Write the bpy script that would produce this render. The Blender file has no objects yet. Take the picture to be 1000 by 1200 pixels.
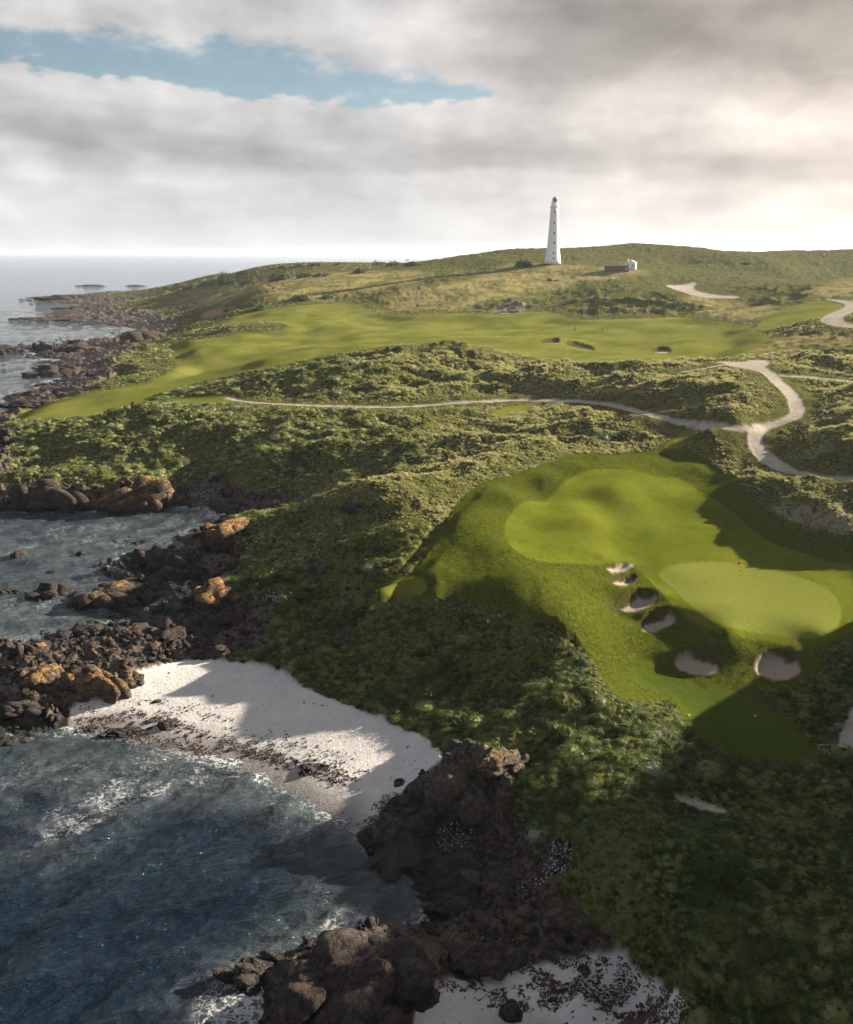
import bpy, bmesh, math, random
import numpy as np
from mathutils import Vector, Matrix

random.seed(11)
RNG = np.random.default_rng(11)
S = bpy.context.scene
COL = S.collection

# ------------------------------------------------------------------ camera
CAM_Z = 57.0
PITCH = math.atan(304.0 / 1100.0)
cam_data = bpy.data.cameras.new('camera')
cam_data.sensor_fit = 'VERTICAL'
cam_data.sensor_height = 24.0
cam_data.lens = 22.0
cam_data.clip_start = 0.5
cam_data.clip_end = 120000.0
cam = bpy.data.objects.new('camera', cam_data)
COL.objects.link(cam)
cam.location = (0, 0, CAM_Z)
cam.rotation_euler = (math.radians(90) - PITCH, 0, 0)
S.camera = cam

# ------------------------------------------------------------------ light
SUN_AZ = math.radians(66.0)       # clockwise from the view direction (+Y)
SUN_EL = math.radians(18.8)
S.view_settings.view_transform = 'Standard'
S.view_settings.look = 'None'
S.view_settings.gamma = 1.0
S.view_settings.use_curve_mapping = False
S.view_settings.exposure = 1.85
S.cycles.max_bounces = 6
S.cycles.diffuse_bounces = 2
S.cycles.glossy_bounces = 2
S.cycles.transmission_bounces = 2
S.cycles.volume_bounces = 1
S.cycles.transparent_max_bounces = 6
S.cycles.use_denoising = True
S.cycles.use_adaptive_sampling = True
S.cycles.adaptive_threshold = 0.02

sun_data = bpy.data.lights.new('sun', 'SUN')
sun_data.energy = 5.0
sun_data.angle = math.radians(0.6)
sun_data.color = (1.0, 0.87, 0.69)
sun = bpy.data.objects.new('sun', sun_data)
COL.objects.link(sun)
sdir = Vector((math.sin(SUN_AZ) * math.cos(SUN_EL), math.cos(SUN_AZ) * math.cos(SUN_EL), math.sin(SUN_EL)))
sun.location = sdir * 300
sun.rotation_euler = sdir.to_track_quat('Z', 'Y').to_euler()


# ------------------------------------------------------------------ a small language for node maths
class N:
    """wraps a value socket (or number) of node tree nt"""
    def __init__(s, nt, sock): s.nt, s.s = nt, sock
    def _m(s, op, *a):
        n = s.nt.nodes.new('ShaderNodeMath'); n.operation = op
        for i, v in enumerate((s,) + a):
            v = v.s if isinstance(v, N) else v
            if isinstance(v, (int, float)): n.inputs[i].default_value = v
            else: s.nt.links.new(v, n.inputs[i])
        return N(s.nt, n.outputs[0])
    def __add__(s, o): return s._m('ADD', o)
    __radd__ = __add__
    def __sub__(s, o): return s._m('SUBTRACT', o)
    def __rsub__(s, o): return N(s.nt, o)._m('SUBTRACT', s)
    def __mul__(s, o): return s._m('MULTIPLY', o)
    __rmul__ = __mul__
    def __truediv__(s, o): return s._m('DIVIDE', o)
    def abs(s): return s._m('ABSOLUTE')
    def pow(s, o): return s._m('POWER', o)
    def max(s, o): return s._m('MAXIMUM', o)
    def min(s, o): return s._m('MINIMUM', o)
    def step(s, a, b, lo=0.0, hi=1.0):
        n = s.nt.nodes.new('ShaderNodeMapRange'); n.interpolation_type = 'SMOOTHSTEP'
        if a > b: a, b, lo, hi = b, a, hi, lo
        s.nt.links.new(s.s, n.inputs[0])
        n.inputs[1].default_value, n.inputs[2].default_value = a, b
        n.inputs[3].default_value, n.inputs[4].default_value = lo, hi
        return N(s.nt, n.outputs[0])


def sock_in(nt, sock, v):
    v = v.s if isinstance(v, N) else v
    if isinstance(v, (int, float)):
        sock.default_value = v if sock.type == 'VALUE' else (v, v, v, 1) if sock.type == 'RGBA' else (v, v, v)
    elif isinstance(v, tuple):
        sock.default_value = v if len(v) == len(sock.default_value) else tuple(v) + (1.0,)
    else:
        nt.links.new(v, sock)


def noise(nt, vec, scale, detail=4, rough=0.55, lac=2.0, dist=0.0, color=False):
    n = nt.nodes.new('ShaderNodeTexNoise'); n.noise_dimensions = '3D'
    if vec is not None: nt.links.new(vec, n.inputs['Vector'])
    n.inputs['Scale'].default_value = scale
    n.inputs['Detail'].default_value = detail
    n.inputs['Roughness'].default_value = rough
    n.inputs['Lacunarity'].default_value = lac
    n.inputs['Distortion'].default_value = dist
    return n.outputs['Color'] if color else N(nt, n.outputs[0])


def mixc(nt, f, a, b, mode='MIX'):
    n = nt.nodes.new('ShaderNodeMix'); n.data_type = 'RGBA'; n.blend_type = mode; n.clamp_factor = True
    sock_in(nt, n.inputs[0], f); sock_in(nt, n.inputs[6], a); sock_in(nt, n.inputs[7], b)
    return n.outputs[2]


def vmul(nt, vec, v, add=None):
    n = nt.nodes.new('ShaderNodeVectorMath'); n.operation = 'MULTIPLY'
    nt.links.new(vec, n.inputs[0]); n.inputs[1].default_value = v
    out = n.outputs[0]
    if add is not None:
        m = nt.nodes.new('ShaderNodeVectorMath'); m.operation = 'ADD'
        nt.links.new(out, m.inputs[0]); sock_in(nt, m.inputs[1], add); out = m.outputs[0]
    return out


def vrot(nt, vec, z):
    n = nt.nodes.new('ShaderNodeVectorRotate'); n.rotation_type = 'Z_AXIS'
    nt.links.new(vec, n.inputs['Vector']); n.inputs['Angle'].default_value = z
    return n.outputs[0]


def combine(nt, x, y, z):
    n = nt.nodes.new('ShaderNodeCombineXYZ')
    for i, v in enumerate((x, y, z)): sock_in(nt, n.inputs[i], v)
    return n.outputs[0]


def new_mat(name):
    m = bpy.data.materials.new(name); m.use_nodes = True
    nt = m.node_tree; nt.nodes.clear()
    out = nt.nodes.new('ShaderNodeOutputMaterial')
    b = nt.nodes.new('ShaderNodeBsdfPrincipled')
    nt.links.new(b.outputs[0], out.inputs[0])
    return m, nt, b, out


def attr(nt, name, kind='GEOMETRY'):
    n = nt.nodes.new('ShaderNodeAttribute'); n.attribute_name = name; n.attribute_type = kind
    return N(nt, n.outputs['Fac'])


def position(nt):
    return nt.nodes.new('ShaderNodeNewGeometry').outputs['Position']


def bump(nt, h, strength, dist, b):
    n = nt.nodes.new('ShaderNodeBump'); n.inputs['Strength'].default_value = strength
    n.inputs['Distance'].default_value = dist
    sock_in(nt, n.inputs['Height'], h); nt.links.new(n.outputs[0], b.inputs['Normal'])
    return n


# ------------------------------------------------------------------ sky: physical sky behind a broken deck of cloud
def build_world():
    w = bpy.data.worlds.new('World'); S.world = w; w.use_nodes = True
    nt = w.node_tree; nt.nodes.clear()
    out = nt.nodes.new('ShaderNodeOutputWorld')
    bg_sky = nt.nodes.new('ShaderNodeBackground'); bg_cl = nt.nodes.new('ShaderNodeBackground')
    mix = nt.nodes.new('ShaderNodeMixShader')
    sky = nt.nodes.new('ShaderNodeTexSky'); sky.sky_type = 'NISHITA'; sky.sun_disc = False
    sky.sun_elevation = SUN_EL; sky.sun_rotation = SUN_AZ
    sky.altitude = 50; sky.air_density = 0.72; sky.dust_density = 0.6; sky.ozone_density = 1.6
    nt.links.new(mixc(nt, 1.0, sky.outputs[0], (.80, .80, .66), 'MULTIPLY'), bg_sky.inputs[0]); bg_sky.inputs[1].default_value = 0.05
    d = nt.nodes.new('ShaderNodeTexCoord').outputs['Generated']
    sep = nt.nodes.new('ShaderNodeSeparateXYZ'); nt.links.new(d, sep.inputs[0])
    x, y, z = (N(nt, sep.outputs[i]) for i in range(3))
    el = z._m('ARCSINE') * (180 / math.pi)
    az = x._m('ARCTAN2', y) * (180 / math.pi)
    # noise fields; features flatten towards the horizon
    v = combine(nt, x, y, z * 1.9)
    big = noise(nt, v, 3.2, 5, 0.52)
    mid = noise(nt, vmul(nt, v, (1, 1, 1), (3.1, 7.7, 1.3)), 9.0, 7, 0.56, dist=0.15)
    fine = noise(nt, vmul(nt, v, (1, 1, 1.2), (9.1, 2.7, 4.3)), 26.0, 7, 0.6)
    flat = noise(nt, combine(nt, x, y, z * 9.0), 7.0, 5, 0.5)
    wob = (mid - 0.5) * 3.2 + (fine - 0.5) * 2.4
    # the blue gap: centre elevation falls from left to right and the gap closes right of the middle
    azc = az.max(-60.0).min(40.0)
    gc = 9.0 - azc * 0.075
    gtop = (el - gc) + wob * 0.95
    gbot = (gc - el) + wob * 1.0 + (big - 0.5) * 1.5
    half = az.step(-4.0, 7.0, 1.1, -0.6).min(az.step(-26.0, -13.0, 0.72, 1.1))
    soft_top = (half - gtop).step(-0.45, 0.6)
    crisp_bot = (half + 0.25 - gbot).step(-0.12, 0.34)
    gap = soft_top * crisp_bot
    # above the picture the deck goes on, with chance openings
    high = (big * 0.6 + mid * 0.4 - 0.50).step(0.0, 0.08) * el.step(14, 22)
    gap = gap.max(high * 0.85)
    wisp = (fine * 0.5 + mid * 0.5).step(0.50, 0.66) * 0.55
    gap = gap * (1.0 - wisp * gtop.step(-1.4, 0.6, 1.0, 0.4))
    # brightness of the cloud by elevation below the gap: bright rim, grey belly, pale horizon
    rel = gc - half.max(0.0) - el + (mid - 0.5) * 1.6 + (big - 0.5) * 1.4
    ramp = nt.nodes.new('ShaderNodeValToRGB')
    nt.links.new((rel / 10.0).s, ramp.inputs[0])
    cr = ramp.color_ramp; cr.interpolation = 'EASE'
    stops = [(0.0, .63), (0.10, .62), (0.22, .55), (0.30, .47), (0.36, .48), (0.44, .59), (0.60, .65), (0.80, .71), (1.0, .75)]
    cr.elements[0].position, cr.elements[0].color = 0.0, (.63,) * 3 + (1,)
    cr.elements[1].position, cr.elements[1].color = 1.0, (.75,) * 3 + (1,)
    for p, c in stops[1:-1]:
        e = cr.elements.new(p); e.color = (c, c, c, 1)
    lowb = N(nt, ramp.outputs[0])
    upb = 0.58 + (big - 0.5) * 0.25
    lum = mixc(nt, rel.step(-1.2, 0.1), upb, lowb)
    # heavy dark cloud high on the right
    dk_n = (mid - 0.5) * 5 + (big - 0.5) * 5
    dk = (el + dk_n - 8.6 + (az - 12.0).abs() * 0.05).step(-1.2, 2.2) * (az + dk_n * 1.4).step(0.5, 8.0) * (az + dk_n).step(60.0, 30.0)
    lum = N(nt, lum) * (1.0 - dk * 0.50)
    # billows: lit on the side turned to the sun and upward
    vo = combine(nt, x + 0.022, y + 0.010, z * 1.9 + 0.034)
    mid2 = noise(nt, vmul(nt, vo, (1, 1, 1), (3.1, 7.7, 1.3)), 9.0, 3.5, 0.5)
    midb = noise(nt, vmul(nt, v, (1, 1, 1), (3.1, 7.7, 1.3)), 9.0, 3.5, 0.5)
    vo2 = combine(nt, x + 0.008, y + 0.004, z * 2.28 + 0.014)
    fine2 = noise(nt, vmul(nt, vo2, (1, 1, 1), (9.1, 2.7, 4.3)), 26.0, 7, 0.6)
    relief = (midb - mid2) * 0.95 + (fine - fine2) * 0.14
    lum = lum * (1.0 + relief * el.step(0.5, 6.0, 0.35, 1.0))
    lum = lum * (1.0 + (mid - 0.5) * 0.26 + (fine - 0.5) * 0.12 + (flat - 0.5) * 0.14)
    # warmth and glow towards the sun
    sd = nt.nodes.new('ShaderNodeVectorMath'); sd.operation = 'DOT_PRODUCT'
    nt.links.new(d, sd.inputs[0]); sd.inputs[1].default_value = tuple(sdir)
    cosang = N(nt, sd.outputs['Value'])
    warm = cosang.step(0.30, 0.92)
    glow = cosang.step(0.32, 0.95)
    cool = mixc(nt, el.step(11, 20), (1.01, .995, .985), (0.94, 0.98, 1.08))
    col = mixc(nt, warm, cool, (1.16, 0.98, 0.83))
    lum = lum * (1.0 + glow * 0.55) * el.step(13, 34, 1.0, 0.60)
    cc = nt.nodes.new('ShaderNodeVectorMath'); cc.operation = 'SCALE'
    nt.links.new(col, cc.inputs[0]); nt.links.new(lum.s, cc.inputs['Scale'])
    nt.links.new(cc.outputs[0], bg_cl.inputs[0])
    bg_cl.inputs[1].default_value = 0.303
    cover = 1.0 - gap * 0.84
    nt.links.new(cover.s, mix.inputs[0])
    nt.links.new(bg_sky.outputs[0], mix.inputs[1]); nt.links.new(bg_cl.outputs[0], mix.inputs[2])
    nt.links.new(mix.outputs[0], out.inputs[0])
    w.cycles.sampling_method = 'MANUAL'; w.cycles.sample_map_resolution = 1024


build_world()

# ------------------------------------------------------------------ surveying: photograph rays to places in the world
SP, CP = math.sin(PITCH), math.cos(PITCH)


def rays(p):
    p = np.atleast_2d(np.asarray(p, float))
    a = (p[:, 0] - 500) / 1100.0; b = (p[:, 1] - 600) / 1100.0
    d = np.stack([a, CP - b * SP, -SP - b * CP], 1)
    return d / np.linalg.norm(d, axis=1)[:, None]


def polar(x, y):
    return np.arctan2(x, y), np.log(np.maximum(np.hypot(x, y), 1.0))


# surveyed spot heights: where the ray of a photograph point meets height z
SPOTS = [
 # skyline, far hills (third value z)
 (165,339,6),(200,334,17.5),(250,321,31.8),(300,312.5,43),(330,309,44.8),(365,309.5,46),(400,309,45.3),(450,310.5,45.8),(490,309.5,46.5),
 (640,306,50.5),(662,306,50.5),(648,312,46.5),(640,330,37.3),(640,350,28.3),(640,365,23.7),(700,308,47.5),(727,317,44.5),(760,318,44),(800,312,46),
 (640,380,20.8),(640,400,19.1),(640,415,18.3),(640,427,20.5),(640,440,20.5),(640,460,18),(640,470,17),(640,486,16.5),(640,500,16),
 (600,470,16.6),(500,474,15.8),(400,476,15.2),(330,470,14.6),(290,468,13.5),(230,468,11.5),
 (600,482,15.9),(550,500,16.5),(600,520,14),(620,524,17.5),(560,534,15.5),(600,516,13),(520,541,15.5),(570,505,15),
 (700,474,18.2),(740,480,19),(780,490,20),(830,498,21),(880,501,20.4),(690,505,16.5),(740,505,17.5),(700,520,15.6),(775,518,17.5),
 (640,545,16),(700,530,16.2),(640,570,14.8),(640,600,13.5),(700,600,13.4),(760,600,12.8),(640,650,13),(700,650,12.3),(600,640,13.2),(560,640,13.4),(600,580,14.6),(560,600,14),(540,660,12.4),(510,650,12.6),
 (640,700,12.2),(600,700,12.6),(560,700,11.8),(500,692,12.2),(450,690,11.7),(660,735,10.5),(700,740,9),(700,690,10.6),(750,560,14.2),(790,600,12.2),
 (770,660,11.2),(800,670,10.7),(870,675,10.2),(870,700,10),(970,700,10.3),(960,740,9.8),(860,740,9.8),(810,710,10),(840,650,11),(900,650,11),(980,665,11.4),
 (740,672,10.2),(760,700,9.2),(790,725,8.6),(820,760,7.4),(880,765,7.4),(940,765,7.8),(720,715,8.6),(730,760,7.2),(760,780,6.2),(700,765,8),(820,795,5.8),(900,800,6),
 (760,800,6),(850,850,5.2),(900,880,5),(950,890,5),(800,830,5.4),(970,860,5),
 (740,820,7.4),(720,830,8.5),(790,850,7.5),(850,890,6.6),(910,905,6.4),(960,900,6.2),
 (940,800,7.2),(980,780,8.4),(950,840,6),(1000,745,9.5),(1000,830,6.5),
 (650,860,7.6),(680,800,9),(600,760,8.6),(560,730,11),(620,735,10.6),(600,800,6.6),(640,790,7.8),(600,850,7.2),(520,720,9.6),(480,720,8.4),(500,760,6.2),(540,800,5),(480,800,4.2),(540,845,4.6),(420,720,6.4),(380,740,4.8),
 (450,840,2.8),(430,815,3.6),(520,872,3.2),(380,790,3.4),(340,768,3.2),(330,735,3.6),(300,745,2.4),
 (300,800,2.1),(200,800,1.6),(400,860,1.8),(120,825,0.9),(250,785,2),(450,880,1.6),(480,895,1.4),(90,850,0.1),(200,872,0.15),(300,898,0.12),(370,945,0.1),(410,975,0.05),(440,940,0.8),
 (100,920,-1),(200,930,-1.2),(200,1000,-3),(100,1100,-6),(350,1000,-2),(440,1050,-0.9),(480,1080,-0.4),(300,950,-1),(30,1180,-7),(250,1150,-3),(10,980,-3),(420,1010,-0.7),(230,1200,-4),
 # rocky point right of the beach and the shore below it
 (555,868,8.6),(530,880,6.5),(500,905,3.2),(590,900,7.6),(540,915,4.6),(600,930,4),(520,955,1),(570,960,1.6),(470,960,0.9),(450,985,0.7),(480,1010,0.6),(540,1005,0.9),(610,985,2.2),(520,1050,0.7),(560,1040,1.4),
 (640,960,5.4),(640,1000,4.2),(640,1040,3.6),(600,1060,2.4),(680,1010,6.4),(690,1060,4.6),(620,1090,1.9),(560,1080,1.6),(520,1110,1.2),(580,1120,1.3),(640,1120,1.5),(700,1090,3.2),
 (400,1120,2.6),(350,1160,2.8),(420,1170,3.4),(460,1130,2.6),(380,1220,3.2),(300,1140,0.2),(320,1120,-0.6),(480,1160,2),(290,1200,-1.2),
 (540,1170,0.9),(600,1160,0.9),(680,1170,1.2),(740,1130,1.8),(560,1215,0.6),(700,1215,0.9),(780,1180,2.4),(800,1160,4),
 (700,940,8),(680,900,8.6),(760,900,8.4),(740,980,8.6),(760,1040,8),(740,1070,5.5),(820,1090,10),(860,1130,11.5),(900,1160,12.5),(850,1180,8.5),(1000,1210,13.5),(920,1200,10.5),
 (800,950,6.6),(850,950,6.8),(820,1000,7.4),(900,1000,7.6),(900,1060,8.4),(960,1100,10.5),(1000,1000,8.6),(930,950,7.2),(1000,930,7.2),(1000,1130,12),
 # bank right of the hole, cart paths
 (1000,650,12.4),(940,645,11.4),(880,640,11.2),(850,610,11.8),(830,570,13.4),(805,535,15.4),(800,512,17.2),(830,512,17.6),(835,540,15.6),(870,560,16.6),(900,585,14.5),(900,565,17.4),(940,580,17.4),(980,588,17.8),(1000,594,18),(940,612,13.2),(1000,622,13.6),
 (860,540,16.4),(885,520,18),(908,545,17.2),(950,556,16.8),(1000,563,16.6),(960,530,19.2),(1000,535,20),(1000,505,23),(935,500,20.6),
 (892,500,20),(935,480,22.2),(912,452,24.6),(890,430,25.4),(860,424,24.6),(860,462,24),(850,480,23),(820,485,21.4),(800,460,22.6),(790,475,20.8),(870,488,22.6),(740,460,21.5),(700,455,20.5),(720,435,22),(780,432,23.4),(800,440,23.2),
 (950,432,26),(1000,430,26.4),(1000,443,24.8),(950,441,24.6),(1000,470,24),(960,460,23.8),(1000,415,26.8),(950,408,26),(920,412,25.6),
 (890,395,24.6),(850,415,23.4),(840,385,23.4),(800,400,21.6),(760,385,21.6),(700,385,21.2),(700,405,19.6),(740,415,20.6),(780,420,21.4),
 (690,368,24.6),(740,372,24.2),(800,368,25.6),(860,376,25.8),(700,352,29.4),(750,343,33),(800,352,30.5),(770,360,28),
 (800,340,33.4),(840,347,32.2),(868,348,32.6),(820,330,37.2),(790,334,35),(850,365,28.6),(900,362,30),(920,350,33),(950,352,33.6),(965,372,32),(1000,380,31.6),(970,378,31.5),(995,360,33.2),(1000,345,36.5),(950,340,36.8),
 (880,335,37),(900,325,39),(860,320,42),(860,308,47.5),(920,310,48),(960,305,48.5),(1000,303,49.5),(940,325,38.5),(1000,322,40),(960,392,28.8),(1000,398,28.4),(910,380,27),
 # left and middle distance
 (600,385,20.6),(560,380,20.6),(500,372,21.6),(500,390,19.6),(450,372,20.6),(400,370,20),(400,400,17.6),(440,400,18.6),(350,370,19.4),(350,390,17.2),(300,380,17.4),(300,420,14.6),(350,410,16.6),(260,385,14),(260,430,12.4),(220,410,10.2),(200,450,10.4),(180,440,8.8),(150,460,8.4),(100,470,7),(60,480,6.2),(25,490,5.6),(120,485,7.6),(180,455,9.4),
 (400,355,23.4),(450,362,22),(500,352,27),(560,365,23.6),(600,358,25.6),(590,350,28.6),(450,345,29.4),(400,340,32),(500,335,34.8),(560,330,37.4),(600,328,38.4),(560,315,44.6),(500,320,42),(450,325,38.8),(400,325,38.8),(350,330,35.4),(350,345,29),(300,335,32),(300,350,26),(270,370,17),(250,345,20),(250,330,29),(200,345,12),(200,360,7.6),(230,372,9),(180,350,7),(150,350,5),(120,352,3),(100,345,2),(60,348,1),(45,349,0.2),
 (150,372,2.2),(180,372,3),(120,377,0.8),(200,380,5),(215,385,5),(90,362,0.8),(70,373,0.3),(30,375,0.1),(170,383,0.6),(120,390,-1.5),(160,388,-1),(60,392,-2),(0,380,-3),(30,360,-3),(0,400,-2),(100,398,-1),(140,398,1.6),(150,403,2.6),(180,400,4),(190,408,6.2),
 (0,410,0.2),(60,406,0.6),(100,406,1.4),(30,414,-0.2),(120,420,3),(150,430,5.4),(80,425,0.2),(50,427,-1.2),(20,430,-1.8),(60,437,0.3),(100,440,1.2),(130,445,4.6),(30,450,-1.6),(60,450,0),(75,445,-1.1),(90,460,3.6),(40,463,-0.2),(20,458,-1.6),(10,466,-0.5),(0,475,-0.1),(30,477,1.4),(10,485,-0.8),(5,500,2.6),(0,520,3.4),
 (250,458,13.2),(280,446,15.4),(320,432,18),(350,426,19.4),(400,414,22),(440,406,23.2),(500,406,23.4),(545,410,22.4),(590,420,21.4),(300,455,14.6),(350,450,17),(420,440,19.6),(500,440,20),(580,445,19.8),(450,462,17),(380,465,15.6),(540,460,18),
 (180,476,14.6),(220,477,14.2),(260,475,14.4),(150,487,13),(120,500,11.2),(100,520,8.8),(60,505,6.6),(50,530,5),(30,550,4),(200,500,12.6),(250,500,13),(300,500,13.8),(350,500,13.8),(300,525,11),(350,530,10.6),(400,510,13.4),(450,500,14.6),(500,500,15.8),(500,520,14.6),(400,535,10.6),(450,535,11.8),(380,560,7.6),(420,550,9.6),
 (200,535,8),(250,535,8),(150,540,7.4),(120,560,5.8),(160,562,5.6),(190,572,4.4),(150,590,1),(110,590,1.2),(60,575,3),(0,570,3.2),(0,592,0.5),(60,594,0.5),(205,590,0.3),
 (230,560,4.4),(225,575,1.6),(220,592,0.2),(260,562,4.8),(250,580,1.6),(300,560,6),(300,580,3),(340,580,4.2),(290,592,1.2),(340,592,4.6),
 (0,620,-2.5),(60,615,-2.5),(120,615,-2.5),(200,606,-2),(240,600,-0.85),(40,650,-1.8),(0,650,-1.6),(80,630,-2),(110,660,-1.4),(30,700,-2.5),(60,710,-2.2),(20,725,-1.6),
 # promontory, its ridges
 (430,573,16.2),(460,562,16.4),(500,552,16.4),(560,540,16.8),(410,578,14),(380,588,11.6),(350,598,8),(425,590,13.6),(440,610,12.2),(400,606,10.2),(360,612,7.6),(480,600,13.8),(510,590,14.4),(480,630,13.4),(440,640,12),(400,630,10.4),(360,632,7.8),(330,642,6.4),(310,655,5),(380,655,9),(430,660,12),(470,668,11.8),(350,668,7),(400,680,8.6),(360,690,6),(440,690,11.6),(410,700,7.8),(330,700,4.4),(300,690,4.2),
 (275,612,4.8),(300,612,5.2),(260,635,2.8),(285,640,4.2),(240,630,0.25),(270,685,4.8),(250,695,3),(290,675,4.4),(230,700,0),(300,705,3.2),(320,715,3.6),(280,720,1.2),(260,740,0.85),(330,725,3.6),
 (200,650,-0.1),(160,660,0.2),(130,680,-0.1),(180,680,0.4),(210,680,-0.2),(150,635,-0.8),(180,700,-0.7),(120,700,-1.2),(60,680,-0.6),(100,715,-0.8),(150,720,-0.2),(200,720,-0.1),(60,740,-0.7),(100,740,-0.2),(200,740,0.3),(150,750,0.6),(0,750,-0.2),(0,780,1.4),(60,770,1.8),(100,790,2.6),(140,785,2.6),(30,815,2.2),(80,808,2.2),(0,840,0.6),(30,850,0.2),(0,870,-0.5),
]
# skyline and places whose distance is what is known: (px, py, distance)
FAR = [
 (520,303,850),(560,297,850),(600,291.5,850),(640,291.5,860),(675,289.5,880),(720,288,900),(745,284.5,900),(770,287,900),(800,288.5,900),(830,290,900),(850,295,900),(900,294.5,950),(940,294,940),(970,293,940),(1000,292.5,930),
 (600,303,800),(560,305,790),(700,296,850),(780,298,860),(850,302,840),
]
# places out of the picture, and the land falling away behind the skyline: (x, y, z)
OUT = [
 (-900,1500,-6),(-600,1650,-6),(-300,1500,-2),(0,1500,10),(300,1500,20),(-250,1300,10),(-100,1150,34),(100,1100,40),(400,1250,38),(700,1300,40),(900,900,45),(-500,1000,-6),(-420,760,-5),(-300,480,-5),(-230,330,-4),(-200,220,-4),(-150,120,-6),(-100,60,-8),
 (-60,40,-8),(-60,10,-8),(-20,25,-6),(0,20,-3),(15,35,1),(10,50,1.0),(30,25,8),(0,-60,2),(40,-60,12),(-150,-60,-10),(-600,-200,-10),(-600,300,-10),(400,-400,20),(900,300,40),(500,300,40),(320,400,40),
 # unseen dune ridge right of the picture, added to shade the foreground
 (62,48,33),(74,70,38),(84,90,41),(92,106,40),(90,118,32),(90,127,25),(92,134,18),(100,143,15),(84,142,13),(84,157,22),(80,149,20.5),(92,166,24),(104,160,22),(110,185,23),(50,60,22),(58,84,20),(70,104,19),(76,118,12),(60,110,9),(54,96,9),(46,72,14),(40,50,15),(110,80,36),(120,110,34),(150,150,28),(130,200,26),(160,260,32),(190,330,36),(90,30,34),(120,200,25),(34,40,13),
]


def _spots():
    sp = np.array(SPOTS, float)
    d = rays(sp[:, :2]); t = (CAM_Z - sp[:, 2]) / (-d[:, 2])
    P = np.stack([d[:, 0] * t, d[:, 1] * t, sp[:, 2]], 1)
    f = np.array(FAR, float); d = rays(f[:, :2]); t = f[:, 2] / np.hypot(d[:, 0], d[:, 1])
    F = np.stack([d[:, 0] * t, d[:, 1] * t, CAM_Z + d[:, 2] * t], 1)
    return np.concatenate([P, F, np.array(OUT, float)])


PTS = _spots()
PA, PL = polar(PTS[:, 0], PTS[:, 1])
# heights are interpolated as deviations that scale with distance so far hills and near shelves are equally smooth
SM = 0.012
_D = np.sqrt((PA[:, None] - PA[None]) ** 2 + (PL[:, None] - PL[None]) ** 2 + SM ** 2)
_W = np.linalg.solve(_D + np.diag(np.full(len(PA), -0.004)), PTS[:, 2] - 5.0)


def base_raw(a, l):
    a = np.asarray(a, float).ravel(); l = np.asarray(l, float).ravel(); out = np.empty(len(a))
    W = _W.astype(np.float32); A = PA.astype(np.float32); L = PL.astype(np.float32)
    for i in range(0, len(a), 20000):
        aa = a[i:i + 20000, None].astype(np.float32); ll = l[i:i + 20000, None].astype(np.float32)
        out[i:i + 20000] = np.sqrt((aa - A) ** 2 + (ll - L) ** 2 + np.float32(SM ** 2)) @ W
    return out + 5.0


GA0, GA1, GDA = math.radians(-44), math.radians(56), math.radians(0.2)
GL0, GL1, GDL = math.log(18), math.log(1800), 0.006
ga = np.arange(GA0, GA1, GDA); gl = np.arange(GL0, GL1, GDL)
_ga, _gl = np.meshgrid(ga, gl)
GRID = base_raw(_ga, _gl).reshape(_ga.shape).astype(np.float32)


def bilinear(G, x, y):
    a, l = polar(x, y)
    u = np.clip((a - GA0) / GDA, 0, G.shape[1] - 1.001); v = np.clip((l - GL0) / GDL, 0, G.shape[0] - 1.001)
    i = u.astype(int); j = v.astype(int); fu = u - i; fv = v - j
    return (G[j, i] * (1 - fu) + G[j, i + 1] * fu) * (1 - fv) + (G[j + 1, i] * (1 - fu) + G[j + 1, i + 1] * fu) * fv


def ground_hits(p, step=1.004):
    """world points where photograph points meet the land (or the sea)"""
    d = rays(p); n = len(d); t = 25 * step ** np.arange(int(math.log(1900 / 25) / math.log(step)))
    out = np.zeros((n, 3))
    for i in range(n):
        h = np.hypot(d[i, 0], d[i, 1]); X = d[i, 0] / h * t; Y = d[i, 1] / h * t; Z = CAM_Z + d[i, 2] / h * t
        g = np.maximum(bilinear(GRID, X, Y), 0.0) - Z
        k = np.argmax(g > 0)
        if g[k] <= 0: k = len(t) - 1
        k = max(k, 1); f = g[k - 1] / (g[k - 1] - g[k]) if g[k] > 0 else 1
        tt = t[k - 1] + (t[k] - t[k - 1]) * f
        out[i] = (d[i, 0] / h * tt, d[i, 1] / h * tt, CAM_Z + d[i, 2] / h * tt)
    return out


def subdiv(poly, closed=True, step=9):
    out = []; n = len(poly)
    for i in range(n if closed else n - 1):
        a, b = np.array(poly[i], float), np.array(poly[(i + 1) % n], float)
        k = max(1, int(np.linalg.norm(b - a) / step))
        out += [a + (b - a) * j / k for j in range(k)]
    if not closed: out.append(np.array(poly[-1], float))
    return np.array(out)


def smooth_poly(p, closed, it=1):
    p = np.asarray(p, float)
    for _ in range(it):
        if closed:
            q = np.roll(p, -1, 0); p = np.stack([p * .75 + q * .25, p * .25 + q * .75], 1).reshape(-1, 2)
        else:
            q = np.stack([p[:-1] * .75 + p[1:] * .25, p[:-1] * .25 + p[1:] * .75], 1).reshape(-1, 2)
            p = np.concatenate([p[:1], q, p[-1:]])
    return p


def to_world(poly, closed=True, smooth=1):
    return ground_hits(subdiv(smooth_poly(poly, closed, smooth), closed))[:, :2]


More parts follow.
